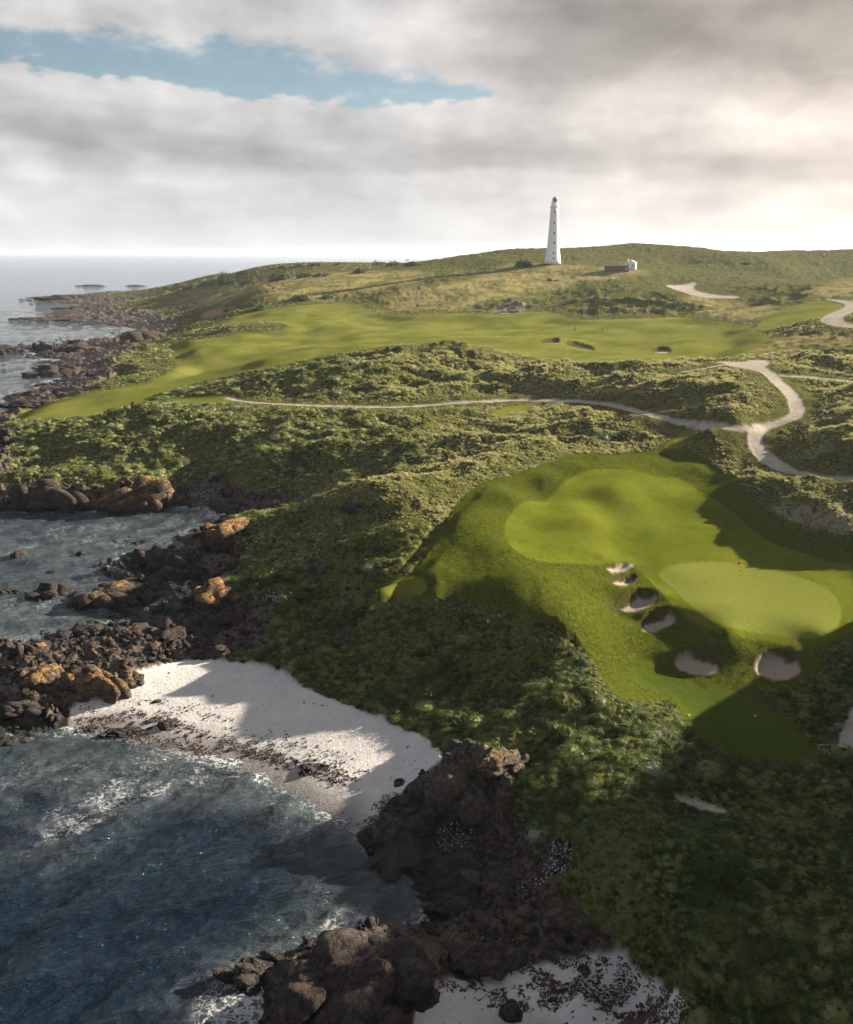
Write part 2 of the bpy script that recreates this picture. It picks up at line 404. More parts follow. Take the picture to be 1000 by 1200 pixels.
def seg_dist(X, Y, P, closed):
    """distance to outline P; sign by parity"""
    d2 = np.full(X.shape, 1e12); ins = np.zeros(X.shape, bool); n = len(P)
    for i in range(n if closed else n - 1):
        ax, ay = P[i]; bx, by = P[(i + 1) % n]; ex, ey = bx - ax, by - ay; L = ex * ex + ey * ey + 1e-9
        t = np.clip(((X - ax) * ex + (Y - ay) * ey) / L, 0, 1)
        d2 = np.minimum(d2, (X - ax - t * ex) ** 2 + (Y - ay - t * ey) ** 2)
        if closed and ay != by:
            c = (ay > Y) != (by > Y)
            ins ^= c & (X < (bx - ax) * (Y - ay) / (by - ay) + ax)
    d = np.sqrt(d2)
    return np.where(ins, -d, d) if closed else d


def sdf(X, Y, P, closed=True, margin=12.0):
    out = np.full(X.shape, 99.0)
    m = (X > P[:, 0].min() - margin) & (X < P[:, 0].max() + margin) & (Y > P[:, 1].min() - margin) & (Y < P[:, 1].max() + margin)
    if m.any(): out[m] = seg_dist(X[m], Y[m], P, closed)
    return out


def sstep(x, a, b):
    t = np.clip((x - a) / (b - a), 0, 1); return t * t * (3 - 2 * t)


_T = RNG.random((512, 512)).astype(np.float32)


def vnoise(x, y, s=0):
    x = x + s * 37.3; y = y + s * 91.7
    i = np.floor(x).astype(np.int64); j = np.floor(y).astype(np.int64)
    fx = (x - i); fy = (y - j); fx = fx * fx * (3 - 2 * fx); fy = fy * fy * (3 - 2 * fy)
    a = _T[j & 511, i & 511]; b = _T[j & 511, (i + 1) & 511]; c = _T[(j + 1) & 511, i & 511]; d = _T[(j + 1) & 511, (i + 1) & 511]
    return (a * (1 - fx) + b * fx) * (1 - fy) + (c * (1 - fx) + d * fx) * fy


def fbm(x, y, wl, octs=4, s=0, gain=0.5, ridge=False):
    out = 0; amp = 1; tot = 0
    for k in range(octs):
        c, sn = math.cos(0.6 * k + s), math.sin(0.6 * k + s)
        n = vnoise((x * c - y * sn) / wl, (x * sn + y * c) / wl, s + k * 3)
        if ridge: n = 1 - np.abs(n * 2 - 1)
        out = out + n * amp; tot += amp; amp *= gain; wl *= 0.5
    return out / tot


# ------------------------------------------------------------------ outlines of mown grass, sand, paths
FAR_FAIRWAY = [(14,489),(35,480),(60,473),(100,465),(124,461),(140,454),(176,448),(198,438),(207,427),(202,416),(198,406),(210,399),(240,397),(272,394),(280,389),(330,387),(343,384),(330,378),(285,377),(262,382),(259,374),(304,364),(345,358),(420,354),(432,367),(480,370),(520,367),(560,368),(600,370),(620,365),(650,366),(662,372),(680,375),(740,374),(800,371),(830,374),(860,379),(884,382),(892,390),(903,398),(890,404),(884,411),(868,418),(846,421),(800,421),(770,423),(720,424),(690,426),(668,425),(640,420),(600,415),(580,408),(540,404),(516,402),(480,401),(440,407),(400,412),(360,421),(320,430),(266,440),(225,450),(200,457),(180,464),(160,473),(130,485),(100,488),(50,491),(22,493)]
NEAR_HOLE = [(445,700),(442,685),(470,676),(485,672),(495,655),(515,629),(528,599),(545,580),(561,566),(610,556),(650,538),(686,530),(712,533),(740,530),(770,528),(776,522),(788,512),(800,506),(803,524),(830,540),(850,555),(876,572),(888,588),(904,600),(928,612),(945,622),(1000,630),(1030,640),(1030,730),(1000,748),(956,761),(962,780),(945,800),(905,805),(888,808),(892,827),(921,841),(946,866),(972,886),(964,895),(935,895),(899,894),(856,884),(820,870),(809,852),(795,827),(780,818),(748,823),(722,818),(706,795),(690,767),(670,746),(650,737),(627,728),(594,718),(558,710),(528,695),(495,702)]
INNER_FAIRWAY = [(592,620),(600,605),(612,597),(628,588),(650,574),(664,564),(684,556),(720,555),(752,557),(770,561),(800,560),(850,596),(900,636),(960,652),(1010,660),(1010,735),(985,748),(950,759),(910,759),(870,751),(830,740),(800,724),(780,704),(765,686),(745,667),(720,660),(690,662),(650,664),(625,663),(605,655),(592,640)]
GREEN = [(770,673),(786,662),(823,658),(864,659),(905,668),(949,679),(978,694),(989,717),(980,740),(949,749),(915,747),(864,741),(830,727),(806,710),(793,692),(777,681)]
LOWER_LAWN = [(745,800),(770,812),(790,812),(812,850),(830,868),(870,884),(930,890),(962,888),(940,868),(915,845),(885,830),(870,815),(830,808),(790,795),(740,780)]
TEES = [[(200,466),(245,463),(268,463),(283,469),(250,474),(205,475)], [(575,484),(590,476),(612,474),(628,474),(618,482),(600,487),(580,488)], [(447,690),(470,682),(495,683),(503,690),(495,697),(455,699)],
        [(884,384),(900,368),(930,358),(960,352),(985,355),(990,361),(975,368),(950,374),(925,380),(900,388)]]
APPROACH = [(776,524),(792,512),(800,504),(818,500),(822,503),(806,512),(801,524),(790,530)]
PATH_LINES = [
 ([(268,466),(288,471),(340,474),(400,476),(460,477),(500,475),(540,471.5),(600,468.5),(660,469),(696,471.5),(724,475.5),(750,482),(780,490),(800,495.5),(830,499),(860,501.5),(886,502)], 2.2),
 ([(846,424),(866,425),(890,429),(904,439),(914,449),(928,463),(936,476),(934,486),(920,493),(900,499),(886,503),(885,512),(888,522),(896,535),(910,545),(930,553),(950,557)], 3.3),
 ([(950,557),(975,560),(1000,563),(1040,566)], 2.2),
 ([(912,440),(940,441),(970,443.5),(1000,447),(1040,452)], 1.8),
 ([(800,436),(825,431.5),(850,427)], 1.6),
]
PATH_POLYS = [
 [(846,423),(870,424),(884,421),(905,421),(903,426),(896,430),(902,437),(912,441),(908,444),(892,436),(872,431),(850,428)],
 [(876,505),(868,502),(890,501.5),(905,498),(900,504),(894,512),(894,524),(884,520),(881,510)],
 [(964,350),(980,350.5),(1002,353),(1020,358),(1006,364),(992,368),(988,374),(992,378),(1010,380),(1040,381),(1010,385),(980,382.5),(966,379),(960,375),(968,369),(982,364),(990,360),(991,356),(980,353)],
 [(778,334),(800,334),(818,329.5),(812,338),(818,341.5),(836,345),(868,347),(866,349.5),(836,349.5),(812,346),(800,342),(788,338)],
 [(786,930),(796,931),(822,937),(858,951),(846,954),(820,948),(800,940)],
 [(1010,820),(998,828),(988,850),(978,880),(984,886),(998,884),(1010,880)],
]
TRAILS = [([(512,404),(530,414),(544,423),(560,429),(580,433),(604,437)], 2.0), ([(430,691),(460,662),(480,660),(510,620)], 1.2), ([(330,955),(360,960)], 1)]
BEACH = [(78,835),(92,820),(130,800),(165,784),(205,776),(245,771),(290,777),(325,786),(350,801),(380,815),(420,832),(460,846),(500,862),(524,882),(506,900),(484,915),(470,932),(452,950),(430,975),(395,985),(360,970),(330,940),(300,915),(250,905),(190,890),(140,875),(95,865)]
COVE_SAND = [(494,1165),(515,1152),(560,1149),(600,1141),(640,1127),(680,1114),(716,1108),(742,1120),(765,1143),(800,1168),(840,1230),(480,1230)]
GRAVEL = [[(214,578),(232,567),(258,566),(262,575),(246,588),(240,600),(222,600),(226,586)], [(290,703),(318,696),(344,698),(356,706),(330,712),(296,712)], [(505,966),(545,958),(562,972),(550,996),(515,998)], [(640,990),(664,985),(680,1010),(650,1030),(620,1050),(600,1042),(626,1018)], [(340,578),(366,582),(372,592),(345,592)], [(560,1100),(600,1096),(620,1106),(600,1120),(566,1118)]]
ROLLS = [(672,597,4.5,1.4),(692,618,3.5,.9),(640,560,4,1.0),(722,582,5,1.1),(600,590,5,1.3),(562,620,6,1.3),(532,652,5,.8),(622,690,6,1.0),(700,640,5,.8),(760,620,5,.9),(585,655,4,.9),(660,715,5,.9),(868,728,8,.3)]
BUNKERS = [  # (pit outline, sand outline, depth)
 ([(708,676),(706,668),(714,661),(730,658),(743,660),(741,665),(730,670),(716,675)], [(712,671),(721,666),(738,662),(742,663),(732,668),(716,674)], 1.5),
 ([(706,688),(708,678),(722,674),(744,673),(752,678),(748,686),(736,691),(722,693),(710,692)], [(719,689),(726,683),(739,678),(747,681),(742,686),(727,692)], 1.7),
 ([(703,712),(708,703),(724,696),(752,692),(774,696),(778,704),(770,711),(756,717),(736,722),(712,719)], [(731,714),(743,709),(750,699),(759,698),(771,703),(768,708),(752,718),(734,720)], 2.0),
 ([(745,733),(752,722),(770,715),(788,716),(798,724),(796,731),(780,738),(762,742),(750,741)], [(754,738),(760,731),(774,726),(788,723),(791,728),(779,736),(760,741)], 1.8),
 ([(783,778),(790,768),(806,760),(830,760),(846,768),(850,780),(840,790),(818,793),(798,788)], [(792,774),(806,769),(818,773),(838,782),(842,786),(833,792),(810,790),(796,784)], 1.9),
 ([(878,788),(882,772),(900,764),(922,764),(944,772),(946,786),(930,797),(908,800),(888,796)], [(882,784),(894,770),(906,772),(928,775),(940,783),(936,791),(918,798),(900,797)], 1.8),
 ([(633,403),(640,399),(656,399),(657,402),(650,405),(636,405)], [(640,404),(648,403),(654,403),(648,405)], 1.3),
 ([(661,402),(668,399),(686,400),(698,402),(699,406),(686,408),(668,406)], [(676,406.5),(686,406),(692,406),(684,407.5)], 1.5),
 ([(762,407),(770,404),(784,405),(790,408),(782,411),(770,411)], [(770,409.5),(777,409),(782,409.5),(776,410.6)], 1.3),
]
DRY = [[(590,310),(640,308),(700,312),(770,318),(720,330),(640,328),(600,322)], [(330,320),(480,316),(520,322),(450,340),(400,350),(300,352),(280,340)], [(200,345),(260,332),(300,330),(290,350),(240,362),(205,358)], [(440,352),(480,337),(540,328),(600,318),(660,322),(700,326),(640,345),(590,352),(520,362),(450,366)], [(800,345),(860,352),(920,360),(900,376),(860,374),(820,368)], [(900,398),(960,392),(1020,392),(1020,412),(940,406),(880,420)], [(950,340),(1020,322),(1020,346),(960,346)]]
PALE_BANK = [[(895,600),(915,588),(940,590),(980,592),(1020,600),(1020,632),(985,626),(950,620),(920,612)], [(574,362),(590,354),(620,356),(615,366),(590,369)], [(960,612),(1000,604),(1020,616),(1000,622)]]
EARTH = [[(232,371),(246,363),(262,360),(266,364),(255,370),(240,374)]]
ROCK_SHORE = [[(495,905),(515,885),(545,866),(575,866),(596,884),(598,915),(578,942),(586,962),(625,985),(646,1012),(640,1050),(672,1082),(730,1106),(690,1110),(640,1122),(560,1146),(515,1150),(490,1170),(480,1230),(290,1230),(270,1160),(330,1110),(430,1090),(500,1085),(530,1062),(470,1030),(425,990),(428,955),(455,955),(478,925)]]
COAST = [(-60,600),(-60,400),(60,330),(165,336),(190,350),(222,366),(232,378),(205,392),(196,405),(150,412),(150,430),(126,448),(122,460),(60,471),(20,487),(30,520),(60,555),(120,566),(150,562),(205,572),(215,560),(262,560),(300,574),(345,580),(350,592),(300,602),(318,625),(322,640),(305,655),(310,680),(325,700),(330,722),(300,770),(190,778),(90,830),(60,870),(-60,900)]

W_ = {}
def world_of(key, poly, closed=True, smooth=1):
    if key not in W_: W_[key] = to_world(poly, closed, smooth)
    return W_[key]


def zones(X, Y):
    """soft masks 0..1 of every kind of ground at points X, Y (metres)"""
    D = np.hypot(X, Y); soft = np.maximum(0.12, D * 0.0011)
    z = {}
    z['dm'] = np.full(X.shape, 99.0)
    def fill(name, polys, s=1.0, rag=0.0, wl=4.0, smooth=1):
        m = np.zeros(X.shape); lawn = name in ('far', 'near', 'lower', 'tee')
        for i, p in enumerate(polys):
            d = sdf(X, Y, world_of((name, i), p, True, smooth), True, 26.0 if lawn else 12.0)
            if lawn: z['dm'] = np.minimum(z['dm'], d)
            if rag: d = d + (fbm(X, Y, wl, 3, 5) - 0.5) * rag * 2
            m = np.maximum(m, 1 - sstep(d / soft, -s, s))
        z[name] = m
    fill('far', [FAR_FAIRWAY], 1.2, 1.5, 9)
    fill('near', [NEAR_HOLE], 1.2, 0.7, 3)
    fill('inner', [INNER_FAIRWAY], 1.4)
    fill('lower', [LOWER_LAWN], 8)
    fill('green', [GREEN], 1.2)
    fill('tee', TEES + [APPROACH], 1.2, .4)
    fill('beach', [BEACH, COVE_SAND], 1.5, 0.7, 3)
    fill('gravel', GRAVEL, 2, 0.8, 2)
    fill('dry', DRY, 14, 9, 22)
    fill('pale', PALE_BANK, 6, 2.5, 3)
    fill('earth', EARTH, 2, 3, 8)
    fill('rockpoly', ROCK_SHORE, 3, 1.6, 4)
    fill('coast', [COAST], 3, 1.5, 5)
    z['dg'] = sdf(X, Y, world_of(('green', 0), GREEN))
    p = np.zeros(X.shape)
    for i, (l, wd) in enumerate(PATH_LINES):
        d = sdf(X, Y, world_of(('path', i), l, False), False, 16.0); z['dm'] = np.minimum(z['dm'], d - wd * .5); d = d + (fbm(X, Y, 3, 4, 9, .6) - .5) * 1.5
        p = np.maximum(p, 1 - sstep(d - wd * .5, -.35, .35))
    for i, q in enumerate(PATH_POLYS):
        d = sdf(X, Y, world_of(('pathpoly', i), q), True, 16.0); z['dm'] = np.minimum(z['dm'], d); p = np.maximum(p, 1 - sstep(d / soft, -1.2, 1.2))
    z['path'] = p
    t = np.zeros(X.shape)
    for i, (l, wd) in enumerate(TRAILS[:2]):
        d = sdf(X, Y, world_of(('trail', i), l, False), False); t = np.maximum(t, 1 - sstep(d - wd * .5, -.5, .6))
    z['trail'] = t
    sand = np.zeros(X.shape); pit = np.zeros(X.shape); drop = np.zeros(X.shape)
    bid = np.full(X.shape, -1)
    for i, (o, s_, dep) in enumerate(BUNKERS):
        if ('pits', i) not in W_:
            k_ = .86 if i < 6 else 1.0; w0 = world_of(('pit', i), o); c0 = w0.mean(0); W_[('pits', i)] = (c0 + (w0 - c0) * k_, None)
            w0 = world_of(('sand', i), s_); W_[('sands', i)] = c0 + (w0 - c0) * k_
        wo = W_[('pits', i)][0]; ws = W_[('sands', i)]; dep = dep * (.8 if i < 6 else 1)
        d = sdf(X, Y, wo); ds = sdf(X, Y, ws) - (.45 if i < 6 else 1.0) + (fbm(X, Y, 1.2, 2, 3) - .5) * .6
        pit = np.maximum(pit, 1 - sstep(d, -.5, .3)); k = 1 - sstep(ds, -.2, .2)
        sand = np.maximum(sand, k); bid[k > .5] = i
        w = 1.6 if i < 6 else 4.0
        cx, cy = wo.mean(0)
        # the far and sunward wall is steep, the near side runs out gently
        side = ((X - cx) * 0.25 + (Y - cy) * 0.97) / (np.ptp(wo[:, 1]) * .5 + .1)
        prof = sstep(-d, 0.0, w * .45)
        drop = drop + prof * dep * .5 * np.clip(side * .55 + .5, 0.05, 1)
        lip = np.exp(-(d / np.where(d > 0, 2.4 if i < 6 else 6, .8 if i < 6 else 1.6)) ** 2) * dep * .42 * sstep(side, -.1, .7)
        drop = drop - lip
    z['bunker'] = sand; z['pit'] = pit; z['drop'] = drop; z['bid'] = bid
    z['mown'] = np.maximum.reduce([z['far'], z['near'], z['inner'], z['green'], z['tee'], z['lower']])
    return z


def height(X, Y, H0, z):
    """final height of the ground from the surveyed height H0 and the zone masks; also the bare rock mask"""
    D = np.hypot(X, Y)
    mown = np.maximum(z['mown'], z['path']); sandy = np.maximum(z['beach'], z['gravel'] * .8)
    thr = 3.0 + D * .0022 + (fbm(X, Y, 14, 3, 21) - .5) * 4.2
    rock = (1 - sstep(H0, thr - .8, thr + 1.2)) * z['coast']
    rock = np.maximum(rock, z['rockpoly'])
    rock = rock * (1 - sandy) * (1 - mown)
    under = 1 - sstep(H0, -1.8, .2)
    scrub = (1 - mown) * (1 - sandy) * (1 - rock) * (1 - under)
    sc = np.clip(D / 160, 1.0, 3.2)
    away = sstep(z['dm'] / np.maximum(sc, .8), 0.0, 9.0) * sstep(H0, .8, 4.5) * (1 - .8 * z['dry']) * (1 - .72 * sstep(D, 520, 720)) * (1 - .8 * sstep(D, 600, 800) * sstep(-X, -30, 60)); near_ = .25 + .75 * sstep(z['dm'], .3, 3.5)
    h = H0 + scrub * (away * (fbm(X * .8, Y, 30, 3, 1, .5, True) - .62) * 5.0 * sc ** .35 + away * (fbm(X, Y, 8, 3, 2, .5, True) - .6) * 2.6 * np.minimum(sc, 1.3) + near_ * (fbm(X, Y, 2.2, 2, 4) - .5) * .9)
    h = h + z['mown'] * (1 - z['green']) * (z['near'] * sstep(z['dg'], 0, 7) * sstep(-z['dm'], 0, 4) * (fbm(X, Y, 15, 2, 106) - .5) * 3.1 * sstep(H0, 8, 12) + z['far'] * sstep(-z['dm'], 0, 14) * ((fbm(X, Y, 60, 2, 6) - .5) * 7.5 + (fbm(X, Y, 22, 2, 7) - .5) * 2.6))
    h = h + z['near'] * (1 - z['inner']) * ((fbm(X, Y, 1.2, 2, 8) - .5) * .22)
    for i, (px, py, r, a_) in enumerate(ROLLS):
        if ('roll', i) not in W_: W_[('roll', i)] = ground_hits([(px, py)])
        c = W_[('roll', i)][0]; h = h + z['near'] * a_ * np.exp(-((X - c[0]) ** 2 + ((Y - c[1]) / 1.3) ** 2) / (r * r))
    aa = np.arctan2(X, Y); h = h + scrub * sstep(aa, math.radians(32), math.radians(37)) * (1 - sstep(aa, math.radians(75), math.radians(90))) * (fbm(X, Y, 12, 3, 91) - .5) * 9  # lumps on the added off-frame ridge, to make its shadow edge uneven
    # rock: tilted strata, cracks and crags
    u = X * .80 + Y * .60; v = -X * .60 + Y * .80
    r1 = fbm(u / 1.0, v / 2.6, 6.5, 4, 31, .55, True); r2 = fbm(u, v / 1.8, 2.1, 3, 33, .5, True)
    q = fbm(X, Y, 9, 3, 35)
    st = (H0 * .9 + u * .35 + r1 * 3) ; st = (st - np.floor(st)); st = np.where(st < .75, st / .75, (1 - st) / .25)
    crag = (r1 - .55) * 4.4 + (r2 - .5) * 2.4 + (q - .5) * 2.6 + st * .7 - .3
    amp = np.clip(D / 200, .55, 1.15) * np.clip(.55 + H0 * .10, .5, 1.15)
    h = h + rock * crag * amp
    h = h + under * (1 - rock) * (q - .5) * .6
    h = h + sandy * ((fbm(X, Y, 5, 3, 41) - .5) * .25)
    h = h - z['drop'] - z['trail'] * .7 - z['path'] * .15
    return h, rock, scrub


# ------------------------------------------------------------------ the land: one sheet, fine where it is looked at, right round to behind
def build_grid():
    A_in = np.radians(np.linspace(-33, 35, 960))
    A_l = np.radians(np.linspace(-180, -33, 46))[:-1]; A_r = np.radians(np.concatenate([np.linspace(35, 62, 110), np.linspace(62, 180, 40)[1:]]))[1:]
    A = np.concatenate([A_l, A_in, A_r])
    L = np.linspace(math.log(20), math.log(1750), 900)
    return A, L


AZ, LD = build_grid()
NA, NL = len(AZ), len(LD)
_a, _l = np.meshgrid(AZ, LD)
GX = (np.sin(_a) * np.exp(_l)).ravel(); GY = (np.cos(_a) * np.exp(_l)).ravel()
inside = ((_a >= GA0) & (_a <= GA1 - GDA)).ravel()
H0 = np.empty(GX.size)
H0[inside] = bilinear(GRID, GX[inside], GY[inside])
H0[~inside] = base_raw(_a.ravel()[~inside], _l.ravel()[~inside])
ZN = zones(GX, GY)
GZ, ROCKM, SCRUBM = height(GX, GY, H0, ZN)
# beyond the last row the land has sunk under the sea
edge = np.repeat(sstep(LD, math.log(1350), math.log(1700)), NA)
GZ = GZ * (1 - edge) + (-12) * edge
GZF = GZ.reshape(NL, NA)


def ground_z(x, y):
    x = np.atleast_1d(np.asarray(x, float)); y = np.atleast_1d(np.asarray(y, float))
    a, l = polar(x, y)
    i = np.clip(np.searchsorted(AZ, a) - 1, 0, NA - 2); v = np.clip((l - LD[0]) / (LD[1] - LD[0]), 0, NL - 1.001); j = v.astype(int)
    fu = np.clip((a - AZ[i]) / (AZ[i + 1] - AZ[i]), 0, 1); fv = v - j
    return (GZF[j, i] * (1 - fu) + GZF[j, i + 1] * fu) * (1 - fv) + (GZF[j + 1, i] * (1 - fu) + GZF[j + 1, i + 1] * fu) * fv


def mesh_from(name, V, F, mat, smooth=True, attrs=None, normals=None, parent=None):
    me = bpy.data.meshes.new(name)
    me.vertices.add(len(V)); me.vertices.foreach_set('co', np.asarray(V, np.float32).ravel())
    F = np.asarray(F, np.int32); k = F.shape[1]
    me.loops.add(F.size); me.loops.foreach_set('vertex_index', F.ravel())
    me.polygons.add(len(F)); me.polygons.foreach_set('loop_start', np.arange(0, F.size, k, dtype=np.int32))
    me.polygons.foreach_set('loop_total', np.full(len(F), k, np.int32))
    me.polygons.foreach_set('use_smooth', np.full(len(F), smooth, bool))
    me.update(calc_edges=True)
    for n_, v_ in (attrs or {}).items():
        a = me.attributes.new(n_, 'FLOAT', 'POINT'); a.data.foreach_set('value', np.asarray(v_, np.float32))
    if mat: me.materials.append(mat)
    if normals is not None: me.normals_split_custom_set_from_vertices(normals.tolist())
    o = bpy.data.objects.new(name, me); COL.objects.link(o)
    if parent: o.parent = parent
    return o


def land_material():
    m, nt, b, out = new_mat('land')
    P = position(nt)
    A = {k: attr(nt, k) for k in ('far', 'near', 'inner', 'green', 'sand', 'path', 'rock', 'dry', 'pale', 'gravel', 'bunker', 'wet', 'pit', 'earth')}
    n1 = noise(nt, P, 0.055, 5, 0.55); n2 = noise(nt, P, 0.32, 6, 0.6); n3 = noise(nt, P, 1.7, 6, 0.62); n4 = noise(nt, P, 6.0, 4, 0.65)
    geo = nt.nodes.new('ShaderNodeNewGeometry'); sepn = nt.nodes.new('ShaderNodeSeparateXYZ'); nt.links.new(geo.outputs['Normal'], sepn.inputs[0]); up = N(nt, sepn.outputs[2])
    sepp = nt.nodes.new('ShaderNodeSeparateXYZ'); nt.links.new(P, sepp.inputs[0]); hz = N(nt, sepp.outputs[2])
    # undergrowth between the shrubs
    g = mixc(nt, n2.step(.35, .65), (.022, .030, .008), (.095, .100, .028))
    g = mixc(nt, n3.step(.40, .70) * .8, g, (.17, .165, .065))
    g = mixc(nt, A['dry'] * (n2 * .6 + n1 * .4).step(.30, .55), g, mixc(nt, n1.step(.42, .58), (.17, .165, .060), (.27, .225, .10)))
    g = mixc(nt, A['pale'] * (n3 * .6 + n2 * .4).step(.40, .58), g, (.27, .235, .18))
    g = mixc(nt, A['earth'], g, (.32, .21, .15))
    g = mixc(nt, hz.step(1.5, .8), g, (.020, .017, .014))
    # rough, fairway, green
    rough = mixc(nt, (n3 * .5 + n4 * .5).step(.38, .66), (.026, .040, .005), (.112, .124, .016))
    rough = mixc(nt, n2.step(.3, .7) * .5, rough, (.080, .096, .011))
    fair = mixc(nt, n1.step(.3, .7), (.076, .108, .009), (.145, .166, .018))
    fair = mixc(nt, noise(nt, P, .75, 5, .6).step(.42, .62) * .45, fair, (.082, .092, .012))
    fair = mixc(nt, n2.step(.3, .75) * .55, fair, (.155, .155, .020))
    fair = mixc(nt, (n4 * .5 + n3 * .5).step(.3, .7) * .3, fair, (.055, .080, .006))
    grn = mixc(nt, n3.step(.2, .8), (.150, .172, .028), (.175, .195, .042))
    c = mixc(nt, A['near'], g, rough)
    c = mixc(nt, A['far'], c, mixc(nt, n1.step(.35, .65) * .35 + .25, fair, (.21, .215, .060)))
    c = mixc(nt, A['inner'], c, fair)
    c = mixc(nt, A['green'], c, grn)
    c = mixc(nt, attr(nt, 'lower') * .65, c, mixc(nt, n3, (.026, .056, .010), (.050, .085, .016)))  # lower lawn: its shade is put into a darker green
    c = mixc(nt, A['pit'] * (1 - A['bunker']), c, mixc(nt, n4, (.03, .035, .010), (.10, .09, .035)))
    # sand, gravel, path
    snd = mixc(nt, (n3 * .5 + n2 * .5).step(.3, .7), (.48, .47, .465), (.60, .585, .58))
    snd = mixc(nt, A['wet'], snd, (.22, .205, .20))
    vor = nt.nodes.new('ShaderNodeTexVoronoi'); nt.links.new(P, vor.inputs['Vector']); vor.inputs['Scale'].default_value = 3.2
    pe = mixc(nt, N(nt, vor.outputs['Distance']).step(.15, .5), vor.outputs['Color'], (.02, .02, .02))
    hs = nt.nodes.new('ShaderNodeHueSaturation'); nt.links.new(pe, hs.inputs['Color']); hs.inputs['Saturation'].default_value = .12; hs.inputs['Value'].default_value = .62
    pth = mixc(nt, (n3 * .5 + n2 * .5).step(.32, .68), (.27, .24, .20), (.44, .40, .35))
    pth = mixc(nt, n4.step(.5, .7) * .4, pth, (.20, .19, .13))
    c = mixc(nt, A['sand'], c, snd)
    c = mixc(nt, A['gravel'], c, hs.outputs[0])
    c = mixc(nt, A['path'], c, pth)
    c = mixc(nt, A['bunker'], c, mixc(nt, n3, (.28, .225, .185), (.37, .305, .255)))
    # rock: near-black when wet, brown and grey above, orange lichen on old faces
    rk = mixc(nt, n3.step(.35, .65), (.009, .008, .008), (.115, .080, .060))
    rk = mixc(nt, n2.step(.45, .7) * .5, rk, mixc(nt, n1.step(.4, .6), (.15, .10, .068), (.13, .125, .12)))
    rk = mixc(nt, (n2 * .5 + n3 * .5).step(.52, .62) * up.step(.3, .8) * hz.step(1.5, 3.5) * .35, rk, (.20, .09, .025))
    rk = mixc(nt, hz.step(1.5, .3), rk, (.008, .007, .007))
    c = mixc(nt, A['rock'], c, rk)
    nt.links.new(c, b.inputs['Base Color'])
    rg = 0.9 - A['rock'] * .25 - A['wet'] * A['sand'] * .45
    sock_in(nt, b.inputs['Roughness'], rg); sock_in(nt, b.inputs['Specular IOR Level'], A['rock'] * .3 + A['wet'] * .3)
    hh = n4 * .10 + n3 * .45 * (A['rock'] * 1.4 + .35) + noise(nt, P, 20, 3, .6) * .03
    bn = bump(nt, hh * (1.0 - A['green'] * .9) * (1.0 - A['inner'] * .6), .9, 1.0, b)
    # upright blades: fine scatter of the normal over everything that grows
    wn = nt.nodes.new('ShaderNodeTexWhiteNoise'); wn.noise_dimensions = '3D'; nt.links.new(vmul(nt, P, (31.0, 31.0, 31.0)), wn.inputs['Vector'])
    c0 = nt.nodes.new('ShaderNodeVectorMath'); c0.operation = 'SUBTRACT'; nt.links.new(wn.outputs['Color'], c0.inputs[0]); c0.inputs[1].default_value = (.5, .5, .35)
    k0 = nt.nodes.new('ShaderNodeVectorMath'); k0.operation = 'SCALE'; nt.links.new(c0.outputs[0], k0.inputs[0])
    grow = (1.0 - A['rock']) * (1.0 - A['sand']) * (1.0 - A['gravel']) * (1.0 - A['path']) * (1.0 - A['bunker'])
    nt.links.new((grow * 1.7).s, k0.inputs['Scale'])
    a0 = nt.nodes.new('ShaderNodeVectorMath'); a0.operation = 'ADD'; nt.links.new(bn.outputs[0], a0.inputs[0]); nt.links.new(k0.outputs[0], a0.inputs[1])
    z0 = nt.nodes.new('ShaderNodeVectorMath'); z0.operation = 'NORMALIZE'; nt.links.new(a0.outputs[0], z0.inputs[0]); nt.links.new(z0.outputs[0], b.inputs['Normal'])
    return m


LAND = land_material()


